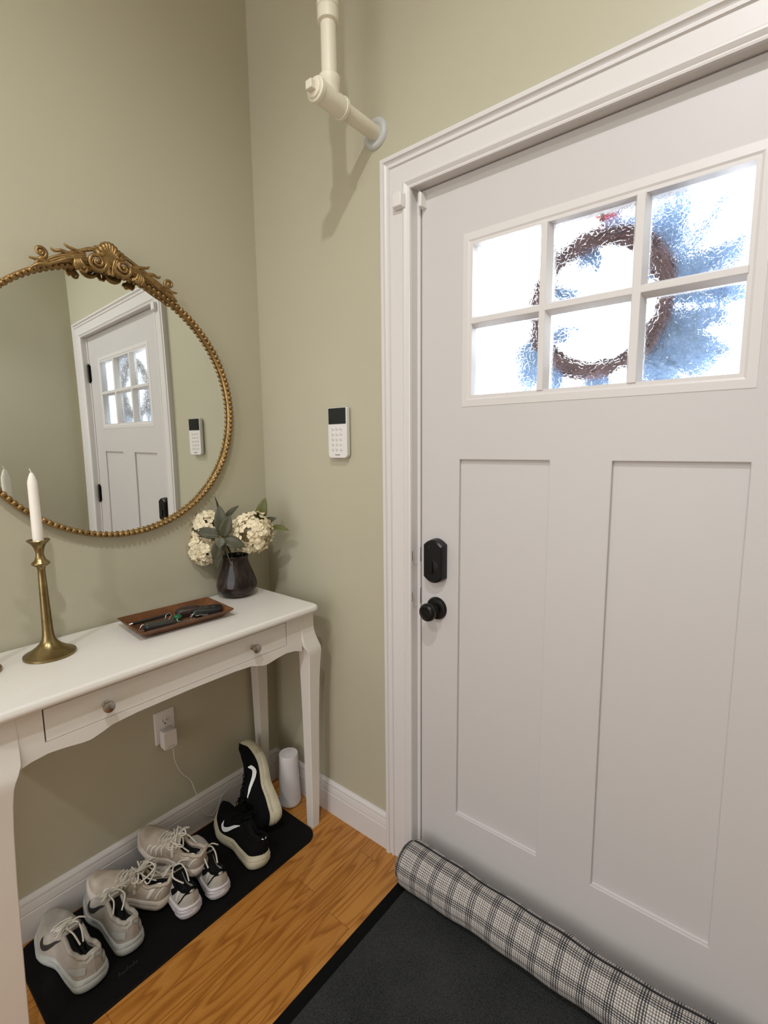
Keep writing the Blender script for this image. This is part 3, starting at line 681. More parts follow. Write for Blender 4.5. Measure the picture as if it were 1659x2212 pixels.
def hydrangea(c, R, n, seed, stemto, label, grp='cream hydrangea stems in the brown vase', squash=1.0):
    rnd = random.Random(seed); t = empty('hydrangea', c, label, 'flower', grp)
    mb = MB(); ct_ = Vector((0, 0, 0))
    for i in range(n):
        z = 1-2*(i+.5)/n; ph = i*2.39996+rnd.uniform(-.2, .2); rr = math.sqrt(1-z*z); d = Vector((rr*math.cos(ph), rr*math.sin(ph), z*squash)).normalized()
        d = (d+Vector([rnd.uniform(-.15, .15) for _ in range(3)])).normalized()
        p = Vector((d.x*R, d.y*R, d.z*R*squash))*rnd.uniform(.84, 1.02); ax = d.orthogonal().normalized(); ay = d.cross(ax); sp = rnd.uniform(0, 1.57); s = rnd.uniform(.0155, .0205)
        for k in range(4):
            a = sp+k*PI/2; u = ax*math.cos(a)+ay*math.sin(a); w = d.cross(u); tw = rnd.uniform(-.25, .25)
            rows = []
            for iu, (r_, wd, h) in enumerate(((.06, .10, 0), (.35, .42, .10), (.72, .58, .16), (1.0, .34, .06+rnd.uniform(-.2, .18)))):
                rows.append([p+u*(r_*s)+w*(wd*s*q)+d*(s*(h+.12*q*q+tw*q*r_)) for q in (-1, -.4, .4, 1)])
            mb.grid(rows)
        mb.sphere(p+d*.001, .0018, 6, 4, 1)
    mb.build('flower_head', [PETAL, PETALC], t, ang=80)
    e = Vector(stemto)-Vector(c); MB().tube(smooth_path([(0, 0, -R*.5), tuple(e*.6+Vector((0, 0, .01))), tuple(e)], 6), .003, 8).build('stem', STEMM, t)
    return t
hydrangea((.122, -.160, 1.084), .073, 98, 3, (VX+.01, VY+.01, .97), 'larger cream hydrangea head on the right side of the brown vase')
hydrangea((.004, -.262, 1.098), .066, 80, 5, (VX-.01, VY-.01, .97), 'smaller cream hydrangea head on the left side of the brown vase')
hydrangea((-.006+.02, -.280, 1.036), .058, 62, 9, (VX, VY-.01, .96), 'low cream hydrangea cluster drooping at the lower left of the vase')
def leafy(name, leaves, label, stem, cat='leaf sprig', loc=(0, 0, 0)):
    t = empty(name, loc, label, cat)
    for (base, tip, w, nrm, m) in leaves:
        b = Vector(base)-Vector(loc); e = Vector(tip)-Vector(loc); ax = e-b; Ln = ax.length; ax.normalize(); n = Vector(nrm); n = (n-ax*n.dot(ax)).normalized(); sd_ = ax.cross(n); rows = []
        for i in range(11):
            s = i/10; ww = 1.4*w*math.sin(PI*min(1, s**.8*.98+.02))**.8; bend = n*(-Ln*.12*s*s+Ln*.05*math.sin(PI*s))
            rows.append([b+ax*(Ln*s)+bend+sd_*(ww*q)+n*(abs(q)*ww*.22) for q in (-1, -.6, -.2, 0, .2, .6, 1)])
        lo = MB().grid(rows).build('leaf', m, t, ang=80, solid=.0008)
        MB().tube([r[3]+n*.0006 for r in rows[:-1]], [.0011*(1-i/12) for i in range(10)], 6).build('vein', m, lo)
    MB().tube(smooth_path([Vector(p)-Vector(loc) for p in stem], 6), .0024, 8).build('stem', STEMM, t)
    return t
leafy('leaf_sprig', [((.060, -.232, 1.090), (.052, -.238, 1.192), .0165, (.8, -.56, .25), LEAF), ((.066, -.238, 1.083), (.090, -.222, 1.158), .0150, (.8, -.56, .25), LEAF),
    ((.058, -.244, 1.090), (-.008, -.300, 1.108), .0140, (.8, -.56, .25), LEAF), ((.063, -.247, 1.085), (.004, -.295, 1.092), .0075, (.5, -.5, .8), LEAF), ((.070, -.238, 1.075), (.125, -.190, 1.052), .0150, (.5, -.6, .6), LEAF),
    ((.055, -.245, 1.072), (.048, -.262, .995), .0140, (.8, -.56, .25), LEAF), ((.052, -.240, 1.050), (.045, -.262, .962), .0120, (.6, -.75, .1), LEAF), ((.075, -.250, 1.085), (.080, -.262, 1.052), .0120, (.8, -.56, .25), mat('pale grey green leaf', (.11, .115, .08), .6))],
    'dusty green leaf sprig hanging over the front of the vase', [(VX, VY-.015, .98), (.070, -.228, 1.03), (.064, -.240, 1.082)], loc=(VX, VY, .99)).location += Vector((.046, -.034, .0))
leafy('leaf_sprig', [((.120, -.120, 1.12), (.155, -.125, 1.205), .0155, (.55, -.8, .1), LEAFB), ((.150, -.105, 1.095), (.225, -.080, 1.098), .0100, (.4, -.5, .9), LEAFB), ((.120, -.110, 1.11), (.175, -.095, 1.135), .010, (.5, -.7, .4), LEAF)],
    'olive green leaves sticking out behind the right hydrangea', [(VX+.01, VY+.02, .98), (.10, -.13, 1.05), (.125, -.112, 1.11)], loc=(VX+.01, VY+.01, .99))
leafy('leaf_sprig', [((.010, -.225, 1.13), (.028, -.232, 1.215), .0060, (.8, .5, .2), LEAF), ((.005, -.240, 1.13), (-.025, -.285, 1.178), .0085, (.6, -.6, .5), LEAF), ((.020, -.20, 1.13), (.065, -.175, 1.180), .0080, (.6, -.6, .5), LEAF)],
    'thin dark leaves rising behind the left hydrangea near the mirror', [(VX-.01, VY, .98), (.03, -.215, 1.06), (.008, -.230, 1.135)], loc=(VX-.01, VY, .99))

# ------------------------------------------------------------ tray with keys and fobs
TC = Vector((.167, -.478, TZ)); TR = math.radians(-5)
def tw(x, y, z=0):   # tray local (x across, y along) -> world
    return (TC.x+x*math.cos(TR)-y*math.sin(TR), TC.y+x*math.sin(TR)+y*math.cos(TR), TZ+z)
ty = empty('wooden_tray', TC, 'rectangular dark wooden tray holding keys on the console table', 'tray'); ty.rotation_euler = (0, 0, TR)
def rect_ring(hx, hy, z, r=.006, n=3):
    pts = []
    for sx, sy, a0 in ((1, 1, 0), (-1, 1, 90), (-1, -1, 180), (1, -1, 270)):
        for i in range(n+1):
            a = math.radians(a0+90*i/n); pts.append((sx*(hx-r)+r*math.cos(a), sy*(hy-r)+r*math.sin(a), z))
    return pts
tb = MB(); rows = [rect_ring(.055, .105, .0), rect_ring(.068, .118, .003), rect_ring(.091, .142, .024), rect_ring(.092, .143, .026), rect_ring(.0885, .1395, .0265), rect_ring(.066, .116, .0075), rect_ring(.062, .112, .006)]
tb.grid(rows, closed=True); k = len(rows[0]); tb.f += [tuple(range(k)), tuple(range(6*k, 7*k))]; tb.m += [0, 0]
tb.build('tray_body', TRAYM, ty, ang=30)
def inplace(name, x, y, z, rz, label, cat, rx=0, ry=0, group=None):
    o = empty(name, tw(x, y, z), label, cat, group); o.rotation_euler = (rx, ry, TR+rz); return o
TRZ = .0065
pen = inplace('pen', -.040, -.062, .0145, math.radians(82), 'black pen with a silver tip lying along the left end of the tray', 'pen', ry=math.radians(-3))
MB().tube([(-.052, 0, 0), (.060, 0, 0)], .0042, 14).build('barrel', BLKPL, pen); MB().tube([(-.066, 0, 0), (-.052, 0, 0)], [.0022, .0040], 14).build('tip', STEEL, pen)
MB().box(.025, .058, -.001, .001, .0042, .0060).build('clip', STEEL, pen)
def fob(name, x, y, rz, Ln, Wd, label, buttons=3, z=TRZ, h=.015):
    o = inplace(name, x, y, z, rz, label, 'car key', group=None)
    b = MB(); pts = rrect(Ln, Wd, Wd*.35, Wd*.25, 5); n = len(pts)
    rows_ = [[(x_*s, y_*s, zz) for x_, y_ in pts] for s, zz in ((.93, 0), (1, .003), (1, h-.004), (.92, h))]
    b.grid(rows_, closed=True); b.f += [tuple(range(n)), tuple(range(3*n, 4*n))]; b.m += [0, 0]; b.build('shell', BLKPL, o, ang=40)
    for i in range(buttons):
        c_ = MB(); c_.lathe([(.006, 0), (.006, .001), (.005, .0016), (0, .0018)], (-Ln*.25+i*Ln*.24, 0, h-.0004), 'z', 16); c_.build('button', mat('dark grey rubber', (.04, .045, .045), .5) if 'dark grey rubber' not in bpy.data.materials else bpy.data.materials['dark grey rubber'], o)
    return o
fob('key_fob', .030, -.066, math.radians(74), .085, .042, 'black car key fob at the left front end of the tray')
fob('key_fob', .020, .086, math.radians(60), .092, .050, 'large black car key fob at the right end of the tray', 3, TRZ, .022)
cs = inplace('sunglasses_pouch', -.012, .040, TRZ, math.radians(75), 'rounded dark brown leather pouch in the middle of the tray', 'pouch')
b = MB(); pts = rrect(.075, .040, .016, .016, 6); n = len(pts); rows_ = [[(x_*s, y_*s, zz) for x_, y_ in pts] for s, zz in ((.85, 0), (1, .006), (1, .016), (.9, .024), (.6, .028))]
b.grid(rows_, closed=True); b.f += [tuple(range(n)), tuple(range(4*n, 5*n))]; b.m += [0, 0]; b.build('pouch_body', BROWNL, cs, ang=60)
def key(x, y, z, rz, label, ry=0, sc=1):
    o = inplace('key', x, y, z, rz, label, 'key', ry=ry, group='loose keys in the wooden tray')
    b = MB(); b.lathe([(.0, 0), (.0115*sc, 0), (.0115*sc, .0018), (0, .0018)], (0, 0, 0), 'z', 20); b.build('bow', STEEL, o)
    b = MB(); b.box(.009*sc, .036*sc, -.0035*sc, .0030*sc, 0, .0018)
    for i in range(4): b.box((.016+i*.005)*sc, (.019+i*.005)*sc, -.0052*sc, -.0030*sc, 0, .0018)
    b.build('blade', STEEL, o); return o
key(.040, -.010, .014, math.radians(100), 'silver key beside the green tag in the tray', math.radians(12))
key(.050, .040, .010, math.radians(70), 'silver key lying loose near the large fob', math.radians(5))
key(.036, .052, .016, math.radians(20), 'small silver key crossing another in front of the large fob', math.radians(-8))
key(.055, .060, .012, math.radians(130), 'silver key at the front right corner of the tray')
def ringo(x, y, z, r, label, tilt=(0, 0)):
    o = inplace('key_ring', x, y, z, 0, label, 'key ring', tilt[0], tilt[1], 'metal key rings in the wooden tray')
    MB().tube([(r*math.cos(2*PI*i/28), r*math.sin(2*PI*i/28), .0012*math.sin(i)) for i in range(28)], .0011, 7, closed=True).build('ring', STEEL, o)
ringo(.018, -.105, .014, .0125, 'split ring at the far left end of the tray', (.5, .3))
ringo(.012, -.032, .026, .0120, 'split ring on top of the left key fob', (.9, .2))
ringo(.030, .035, .020, .0125, 'split ring between the pouch and the large fob', (.6, -.5))
gt = inplace('green_key_charm', .018, -.006, .012, math.radians(80), 'small green enamel charm in the middle of the tray', 'key charm')
b = MB().sphere((0, 0, .008), .0115, 16, 10, sc=(1.1, .8, .75)); b.build('charm', GREENM, gt); MB().tube([(.0, -.010, .008), (0, 0, .016), (0, .010, .008)], .0012, 8).build('band', STEEL, gt)
bl = inplace('leather_key_strap', .026, -.030, .013, math.radians(80), 'short brown leather key strap next to the green charm', 'key strap')
MB().box(-.016, .016, -.007, .007, 0, .004).build('strap', BROWNL, bl, bevel=.0015); MB().tube([(.017, -.007, .004), (.018, 0, .006), (.017, .007, .004)], .0012, 8).build('buckle', mat('cream stitching', (.6, .5, .35), .6), bl)
bc = inplace('bottle_opener', .046, .002, .011, math.radians(84), 'flat dark metal opener at the front edge of the tray beside the green charm', 'bottle opener')
rprism(MB(), [(x, z) for x, z in rrect(.055, .014, .006, .006)], 0, .003).build('opener_body', NICKEL, bc).rotation_euler = (PI/2, 0, 0)

# ------------------------------------------------------------ outlet, adapter, router, cords
ou = empty('wall_outlet', (0, -.464, .445), 'white duplex wall outlet under the console table', 'outlet')
b = MB(); pts = rrect(.070, .115, .003, .003); n = len(pts); rows_ = [[(xx, y_*s, z_*s) for y_, z_ in pts] for s, xx in ((1, 0), (1, .003), (.93, .0055))]
b.grid(rows_, closed=True); b.f.append(tuple(range(2*n, 3*n))); b.m.append(0); b.build('cover_plate', PLASTIC, ou, ang=30)
for s in (1, -1):
    b = MB().lathe([(.0165, 0), (.0165, .0012), (.015, .0018), (0, .0018)], (.0050, 0, s*.0195), 'x', 28); so = b.build('socket', PLASTIC, ou)
    c_ = MB(); c_.box(.0066, .0072, -.0072, -.0056, s*.0195-.001, s*.0195+.008); c_.box(.0066, .0072, .0056, .0072, s*.0195, s*.0195+.007); c_.tube([(.0066, 0, s*.0195-.008), (.0073, 0, s*.0195-.008)], .0026, 12); c_.build('slots', INK, so, smooth=False)
MB().lathe([(.0028, 0), (.0022, .0012), (0, .0013)], (.0056, 0, 0), 'x', 12).build('screw', PLASTIC, ou)
ad = empty('power_adapter', (0, -.464, .415), 'white power adapter plugged into the wall outlet under the table', 'power adapter')
b = MB(); pts = rrect(.046, .064, .007, .007); n = len(pts); rows_ = [[(xx, y_*s, z_*s-.006) for y_, z_ in pts] for s, xx in ((.97, .008), (1, .010), (1, .036), (.95, .0385))]
b.grid(rows_, closed=True); b.f += [tuple(range(n)), tuple(range(3*n, 4*n))]; b.m += [0, 0]; b.build('body', PLASTIC, ad, ang=30)
MB().box(.0386, .0390, -.012, .012, -.030, -.0285).build('debossed_line', mat('light grey mark', (.35, .33, .31), .6), ad)
for y in (-.0065, .0065): MB().box(.0, .010, y-.0008, y+.0008, .009-.012, .009-.006).build('prong', STEEL, ad)
cpts = [(.030, -.457, .376), (.028, -.452, .355), (.016, -.446, .325), (.008, -.436, .290), (.007, -.424, .257), (.007, -.410, .232), (.008, -.396, .214), (.009, -.385, .192), (.013, -.378, .158), (.019, -.372, .130), (.021, -.365, .09), (.022, -.350, .05), (.025, -.320, .030), (.022, -.292, .055), (.020, -.280, .075), (.020, -.262, .088), (.020, -.236, .092), (.020, -.205, .086), (.021, -.17, .070), (.035, -.14, .045), (.065, -.115, .022), (.105, -.095, .010), (.128, -.085, .012)]
MB().tube(smooth_path([(x, y+.464, z-.415) for x, y, z in cpts], 6), .0014, 8).build('power_cord', PLASTIC, ad)
rt_ = empty('mesh_router', (.168, -.072, 0), 'white cylindrical mesh router standing on the floor behind the table leg', 'router')
MB().lathe([(.0, .0), (.034, 0), (.0405, .004), (.0425, .010), (.0430, .018), (.0425, .0205)], (0, 0, 0), 'z', 44).build('base_ring', PLASTIC, rt_, ang=50)
MB().lathe([(.0425, .0205), (.0420, .030), (.0412, .05), (.0395, .09), (.0378, .13), (.0368, .17), (.0365, .2045), (.0355, .2070)], (0, 0, 0), 'z', 44).build('fabric_sleeve', FABW, rt_, ang=50)
MB().lathe([(.0358, .2065), (.0352, .2085), (.0338, .2085), (.0330, .2072), (0, .2070)], (0, 0, 0), 'z', 44).build('top_cap', FABW, rt_, ang=40)

# ------------------------------------------------------------ boot mat, rug, draft stopper
bm_ = empty('boot_mat', (.20, -.527, 0), 'long black rubber shoe mat under the console table', 'mat')
def mring(hx, hy, z, r=.05, n=8): return [(p[0], p[1], p[2]) for p in rect_ring(hx, hy, z, r, n)]
HX, HY = .177, .411
b = MB(); rows = [mring(HX, HY, 0), mring(HX, HY, .004), mring(HX-.002, HY-.002, .0055), mring(HX-.006, HY-.006, .0055), mring(HX-.011, HY-.011, .0035)]
b.grid(rows, closed=True); k = len(rows[0]); b.f += [tuple(range(k)), tuple(range(4*k, 5*k))]; b.m += [0, 0]; b.build('rubber_sheet', MATBLK, bm_, ang=30)
lb = MB(); GREYINK = mat('faint grey moulding', (.05, .05, .055), .5)
rr = random.Random(4)
for i in range(9):   # faint illegible script moulded into the mat
    y0 = -.252+i*.0055; hgt = .012 if i in (0, 4, 7) else .007
    lb.tube([(.120, y0, .0040), (.120-hgt, y0+.003, .0041), (.117, y0+.0045, .0040)], .0006, 5)
lb.build('moulded_script', GREYINK, bm_)

rg = empty('door_mat', (1.17, -.375, 0), 'charcoal door mat with a black rubber border in front of the door', 'door mat')
b = MB(); RX, RY = .45, .318
b.box(-RX, RX, -RY, RY, 0, .0030); b.build('rubber_border', RUGB, rg, smooth=False, bevel=.001)
b = MB().box(-RX+.036, RX-.036, -RY+.036, RY-.036, .0030, .0085); b.build('carpet_pile', RUGM, rg, smooth=False, bevel=.003)

SY, SZ = -.066, .066
PLAID = plaid_mat(SY, SZ, .064)
ds = empty('draft_stopper', (.728, SY, 0), 'black and white plaid draft stopper roll lying along the bottom of the door', 'draft stopper')
def roll():
    mb = MB(); rows = []; rr = random.Random(2); n = 110; Ln = .925; seg = 40
    for i in range(n+1):
        t = i/n; x = Ln*t; e = min(1, t/.012, (1-t)/.012)**.5 if 0 < t < 1 else .82
        e = max(e, .86)
        R = .0630+.0018*math.sin(x*17)+.0028*math.sin(x*7.3+1)+.0012*math.sin(x*41)
        yo = .004*math.sin(x*6+.5); zo = .0
        row = []
        for k in range(seg):
            a = 2*PI*k/seg; r_ = R*e*(1+.018*math.sin(3*a+x*11)); sq = 1.0
            y = r_*math.cos(a)*1.02; z = r_*math.sin(a); z = max(z, -.0575)
            row.append((x, y+yo, z+.0665+zo))
        rows.append(row)
    mb.grid(rows, closed=True); mb.f += [tuple(range(seg)), tuple(range(n*seg, (n+1)*seg))]; mb.m += [0, 0]
    return mb, rows
mb, rws = roll(); mb.build('cloth_roll', PLAID, ds, ang=50)
PIPING = mat('black piping', (.01, .01, .014), .8)
MB().tube([(p[0]-.0005, p[1]*1.0, p[2]) for p in rws[1]], .0022, 8, closed=True).build('end_piping', PIPING, ds)
MB().tube([(r[8][0], r[8][1], r[8][2]) for r in rws[1::2]], .0032, 8).build('seam_piping', PIPING, ds)

# ------------------------------------------------------------ shoes
def sm(t): t = max(0, min(1, t)); return t*t*(3-2*t)
def lerp(a, b, t): return a+(b-a)*t
def interp(tab, x):
    for (x0, v0), (x1, v1) in zip(tab, tab[1:]):
        if x <= x1: return lerp(v0, v1, sm((x-x0)/(x1-x0)))
    return tab[-1][1]
class Shoe:
    def __init__(s, Ln=.285, W=1.0, sole_h=.034, spring=.012, heel=.075, inst=.088, rocker=0):
        s.L = Ln; s.W = W; s.sh = sole_h; s.sp = spring; s.hh = heel; s.ih = inst; s.rk = rocker
    def w(s, u):   # half width of the sole outline
        base = interp([(0, .038), (.2, .037), (.42, .0355), (.68, .0500), (.85, .0430), (1, .030)], u)*s.W
        if u < .13: base *= math.sqrt(max(0, 1-((.13-u)/.13)**2))*.999+.001
        if u > .80: base *= math.sqrt(max(0, 1-((u-.80)/.20)**2.2))*.999+.001
        return base
    def cy(s, u): return .006*s.W*math.sin((u-.15)*PI)*1.0
    def z0(s, u): return s.sp*max(0, (u-.68)/.32)**2 + (.010+s.rk)*max(0, (.10-u)/.10)**2*.6 + .004*math.exp(-((u-.42)/.12)**2)
    def z1(s, u): return s.z0(u)*.9+s.sh*interp([(0, 1.15), (.12, 1.02), (.35, .92), (.7, .78), (.9, .82), (1, 1.05)], u)
    def top(s, u): # height of the upper above the sole edge on the centre line
        return interp([(0, s.hh*.78), (.05, s.hh*.9), (.12, s.hh*.86), (.26, s.hh*.68), (.38, s.ih*.86), (.44, s.ih*.80), (.62, s.ih*.56), (.80, .036), (.92, .028), (1.0, .006)], u)
    def surf(s, u, v, off=0):
        """v: 0..1 from the -y sole edge over the top to the +y edge"""
        a = PI*v; c = -math.cos(a); sn = math.sin(a); w = s.w(u)*.93; H = s.top(u)
        y = math.copysign(abs(c)**.62, c)*w; y *= 1-(.12+.08*sm((.60-u)/.2))*sn
        z = H*abs(sn)**.80
        p = Vector((u*s.L, s.cy(u)+y, s.z1(u)-.003+z))
        if off:
            n = Vector((0, c*1.0, .25+sn)).normalized()
            if u < .12: n = (n+Vector((-1.4*(1-u/.12), 0, 0))).normalized()
            if u > .85: n = (n+Vector((1.2*(u-.85)/.15, 0, 0))).normalized()
            p += n*off
        return p
    def upper(s, m_up, m_in, parent, name='upper'):
        mb = MB(); U = [0, .006, .02, .04, .06, .085, .11, .14, .18, .22, .26, .30, .33, .355, .37, .385, .40, .43, .47, .52, .57, .62, .67, .72, .77, .82, .86, .90, .93, .955, .975, .988, .996, 1.0]
        V = [0, .03, .07, .12, .17, .22, .27, .31, .34, .40, .5, .60, .66, .69, .73, .78, .83, .88, .93, .97, 1.0]
        rows = []; flag = []
        for u in U:
            row = []; op = .035 < u < .375
            for v in V:
                p = s.surf(u, v)
                if op and .31 < v < .69:
                    rim = s.surf(u, .31 if v < .5 else .69); zi = s.z1(u)+.008
                    if v in (.34, .66): p = Vector((p.x, s.cy(u)+(rim.y-s.cy(u))*.80, rim.z-.010))
                    else: p = Vector((p.x, s.cy(u)+(rim.y-s.cy(u))*(.78 if v in (.40, .60) else 0), zi))
                row.append(p)
            rows.append(row); flag.append(op)
        n = len(V)
        for i in range(len(U)-1):
            for k in range(n-1):
                a, b, c, d = rows[i][k], rows[i][k+1], rows[i+1][k+1], rows[i+1][k]
                ins = (flag[i] or flag[i+1]) and V[k] >= .33 and V[k+1] <= .67
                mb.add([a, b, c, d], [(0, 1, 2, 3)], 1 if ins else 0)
        bm = bmesh.new(); vv = [bm.verts.new(v) for v in mb.v]
        fl = []
        for f, mi_ in zip(mb.f, mb.m):
            try: ff = bm.faces.new([vv[j] for j in f]); ff.material_index = mi_
            except ValueError: pass
        bmesh.ops.remove_doubles(bm, verts=bm.verts, dist=2e-5); bm.verts.index_update()
        r = MB(); r.v = [v.co[:] for v in bm.verts]; r.f = [tuple(v.index for v in f.verts) for f in bm.faces]; r.m = [f.material_index for f in bm.faces]; bm.free()
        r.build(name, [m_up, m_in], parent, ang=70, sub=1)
    def sole(s, m, parent, flare=1.05, name='sole', groove=None, edge=None):
        n = 64; us = []
        for i in range(n):
            a = 2*PI*i/n; us.append((.5-.5*math.cos(a), -1 if a < PI else 1))
        def loop(k, sc, zf):
            out = []
            for u, sg in us: out.append(((u-.5)*s.L*(1+(sc-1)*.35)+.5*s.L, s.cy(u)+sg*s.w(u)*sc, lerp(s.z0(u), s.z1(u), k)+zf))
            return out
        lv = [(0, .84, .001), (0, .93, 0), (.12, 1.0, 0), (.40, flare, 0), (.60, flare-.012, 0), (.66, flare-.035, 0), (.72, flare-.010, 0), (1.0, .985, 0), (1.04, .93, 0)]
        mb = MB(); rows = [loop(*l) for l in lv]; mb.grid(rows, closed=True)
        for base in (0, (len(rows)-1)*n):   # caps as strips
            for i in range(n//2): 
                a, b = i, (i+1) % n; c, d = (n-1-i) % n, (n-i) % n
                if len({a, b, c, d}) == 4: mb.f.append((base+a, base+b, base+c, base+d)); mb.m.append(0)
                elif len({a, b, c, d}) == 3: mb.f.append(tuple(base+q for q in dict.fromkeys((a, b, c, d)))); mb.m.append(0)
        return mb.build(name, m, parent, ang=45)
    def strip(s, pts, wd, m, parent, name='overlay', off=.0012, n=10):
        """flat band on the upper surface: pts = (u, v) polyline, wd = widths in v"""
        P = smooth_path([(a, b, 0) for a, b in pts], n); m_ = len(P); rows = []
        for i, p in enumerate(P):
            a = P[max(0, i-1)]; b = P[min(m_-1, i+1)]; du, dv = (b.x-a.x)*s.L, (b.y-a.y)*.16; l = math.hypot(du, dv) or 1; nu, nv = -dv/l, du/l
            t = i/(m_-1)*(len(wd)-1); k = min(int(t), len(wd)-2); hw = lerp(wd[k], wd[k+1], t-k)/2
            rows.append([s.surf(min(1, max(0, p.x+nu*hw*q/s.L)), min(1, max(0, p.y+nv*hw*q/.16)), off+.0006*(1-abs(q))) for q in (-1, 0, 1)])
        return MB().grid(rows).build(name, m, parent, ang=80)
    def swoosh(s, side, m, parent, u0=.56, u1=.20, sc=1.0):
        """tick mark: broad rounded toe end, long thin tail towards the heel"""
        f = (lambda v: v) if side < 0 else (lambda v: 1-v)
        # lower edge / upper edge in (t, h)
        lo = [(0, .30), (.06, .14), (.14, .05), (.24, .02), (.40, .08), (.60, .22), (.80, .40), (1.0, .60)]
        hi = [(0, .30), (.04, .33), (.10, .24), (.20, .27), (.40, .335), (.60, .41), (.80, .495), (1.0, .60)]
        rows = []
        def H(tab, t):
            for (a, b), (c, d) in zip(tab, tab[1:]):
                if t <= c: return lerp(b, d, (t-a)/(c-a))
            return tab[-1][1]
        # hook at the front: drawn as slanted columns
        for i in range(29):
            t = i/28; l, h = H(lo, t), H(hi, t); sl = .10*(1-t)**2
            row = []
            for k in range(4):
                q = k/3; hh = lerp(l, h, q); tt = t-sl*(hh-.02)*1.2*(1 if t < .3 else 0)
                hh2 = hh+(.30*max(0, .16-t)/.16*q*1.0)
                u = lerp(u0, u1, tt*1.0); v = f(.06+hh2*.33*sc); row.append(s.surf(u, v, .0022))
            rows.append(row)
        return MB().grid(rows).build('swoosh', m, parent, ang=80)
    def laces(s, m, parent, us=(.42, .47, .52, .57, .62), bow=True, seed=1, r=.0024, loose=0, dark=None):
        mb = MB(); rr = random.Random(seed)
        for i, u in enumerate(us):
            a = [(u, .37), (u+.012, .44), (u+.02, .5), (u+.012, .56), (u, .63)]
            mb.tube([s.surf(x, v, .0035) for x, v in a], r, 6, flat=.6)
            if i < len(us)-1:
                mb.tube([s.surf(u, .37, .003), s.surf(u+.02, .5, .0055), s.surf(us[i+1], .63, .003)], r*.9, 6, flat=.6)
                mb.tube([s.surf(u, .63, .003), s.surf(u+.02, .5, .0060), s.surf(us[i+1], .37, .003)], r*.9, 6, flat=.6)
        if bow:
            k = s.surf(us[0]-.01, .5, .008); X = Vector((1, 0, 0)); Y = Vector((0, 1, 0)); Z = Vector((0, 0, 1))
            for sg in (-1, 1):
                d = rr.uniform(.8, 1.2)
                mb.tube(smooth_path([k, k+Y*sg*.018*d+Z*.012-X*.008, k+Y*sg*.036*d+Z*.004-X*.016, k+Y*sg*.036*d-Z*.006+X*.000, k+Y*sg*.016+Z*.002+X*.004, k], 6), r, 6, flat=.6)
                mb.tube(smooth_path([k, k-X*.012+Y*sg*.012+Z*.006, k-X*.034+Y*sg*rr.uniform(.004, .022)-Z*.004, k-X*.058+Y*sg*rr.uniform(.0, .020)-Z*(.016+.01*rr.random())], 6), r, 6, flat=.6)
            mb.sphere(k, .0045, 8, 6)
        for j in range(loose):
            k = s.surf(us[0], .5, .004); X = Vector((1, 0, 0)); Y = Vector((0, 1, 0)); Z = Vector((0, 0, 1))
            mb.tube(smooth_path([k, k+Vector((rr.uniform(-.03, .01), rr.uniform(-.03, .03), .022)), k+Vector((rr.uniform(-.05, .0), rr.uniform(-.04, .04), .020)), k+Vector((rr.uniform(-.05, .02), rr.uniform(-.045, .045), -.004)), k+Vector((rr.uniform(-.02, .03), rr.uniform(-.03, .03), .002))], 6), r, 6, flat=.6)
        mb.build('laces', m, parent, ang=80)
    def tongue(s, m, parent):
        rows = []
        for i in range(9):
            t = i/8; u = lerp(.47, .335, t); wv = .085
            row = []
            for q in (-1, -.6, -.2, .2, .6, 1):
                p = s.surf(max(u, .40), .5+wv*q, .001); p.x = u*s.L; p.z += .012*t*t+.0*abs(q); row.append(p)
            rows.append(row)
        MB().grid(rows).build('tongue', m, parent, ang=80, solid=.006)
    def collar(s, m, parent, r=.0055):
        pts = []
        us = [.375, .34, .30, .26, .22, .18, .14, .10, .07, .045, .03]
        for u in us: pts.append(s.surf(u, .31, 0))
        pts.append(s.surf(.018, .5, 0)-Vector((-.002, 0, s.top(.02)*.02)))
        for u in us[::-1]: pts.append(s.surf(u, .69, 0))
        MB().tube(smooth_path(pts, 3), r, 8).build('collar', m, parent, ang=80)
def shoe_root(name, heel, toe, upv, label, group):
    h = Vector(heel); X = (Vector(toe)-h).normalized(); Z = Vector(upv); Z = (Z-X*Z.dot(X)).normalized(); Y = Z.cross(X)
    m = Matrix((X, Y, Z)).transposed().to_4x4(); m.translation = h
    return empty(name, label=label, cat='shoe', group=group, mw=m)
MZ = .0045
def mk_grey(heel, toe, label, seed, W=1.12):
    t = shoe_root('running_shoe', heel, toe, (0, 0, 1), label, 'pale grey running shoes at the left end of the mat')
    s = Shoe(.292, W, .036, .012, .078, .092)
    s.upper(GREYS, LINING, t); s.sole(GREYSOLE, t, 1.055); s.tongue(GREYS, t); s.collar(GREYS, t, .006); s.laces(LACE, t, seed=seed)
    for sd_ in (-1, 1): s.swoosh(sd_, INK, t, .68, .38, 1.0)
    f = lambda v, sd_: v if sd_ < 0 else 1-v
    for sd_ in (-1, 1):
        s.strip([(.02, f(.10, sd_)), (.10, f(.10, sd_)), (.22, f(.05, sd_))], [.016, .014, .004], GREYSOLE, t, 'heel_overlay')
    s.strip([(.03, .20), (.012, .38), (.006, .5), (.012, .62), (.03, .80)], [.010, .016, .018, .016, .010], GREYSOLE, t, 'heel_counter')
    MB().tube([(u*s.L, s.cy(u)-s.w(u)*1.075, lerp(s.z0(u), s.z1(u), .30)) for u in [.36+.02*i for i in range(16)]], .0032, 6).build('sole_stripe', NAVY, t)
    return t
mk_grey((.304, -.830, MZ), (.02, -.842, MZ), 'pale grey running shoe with black swoosh, leftmost on the shoe mat', 3)
mk_grey((.290, -.728, MZ), (.02, -.716, MZ), 'pale grey running shoe second from the left, its laces trailing into the opening', 8, 1.0)
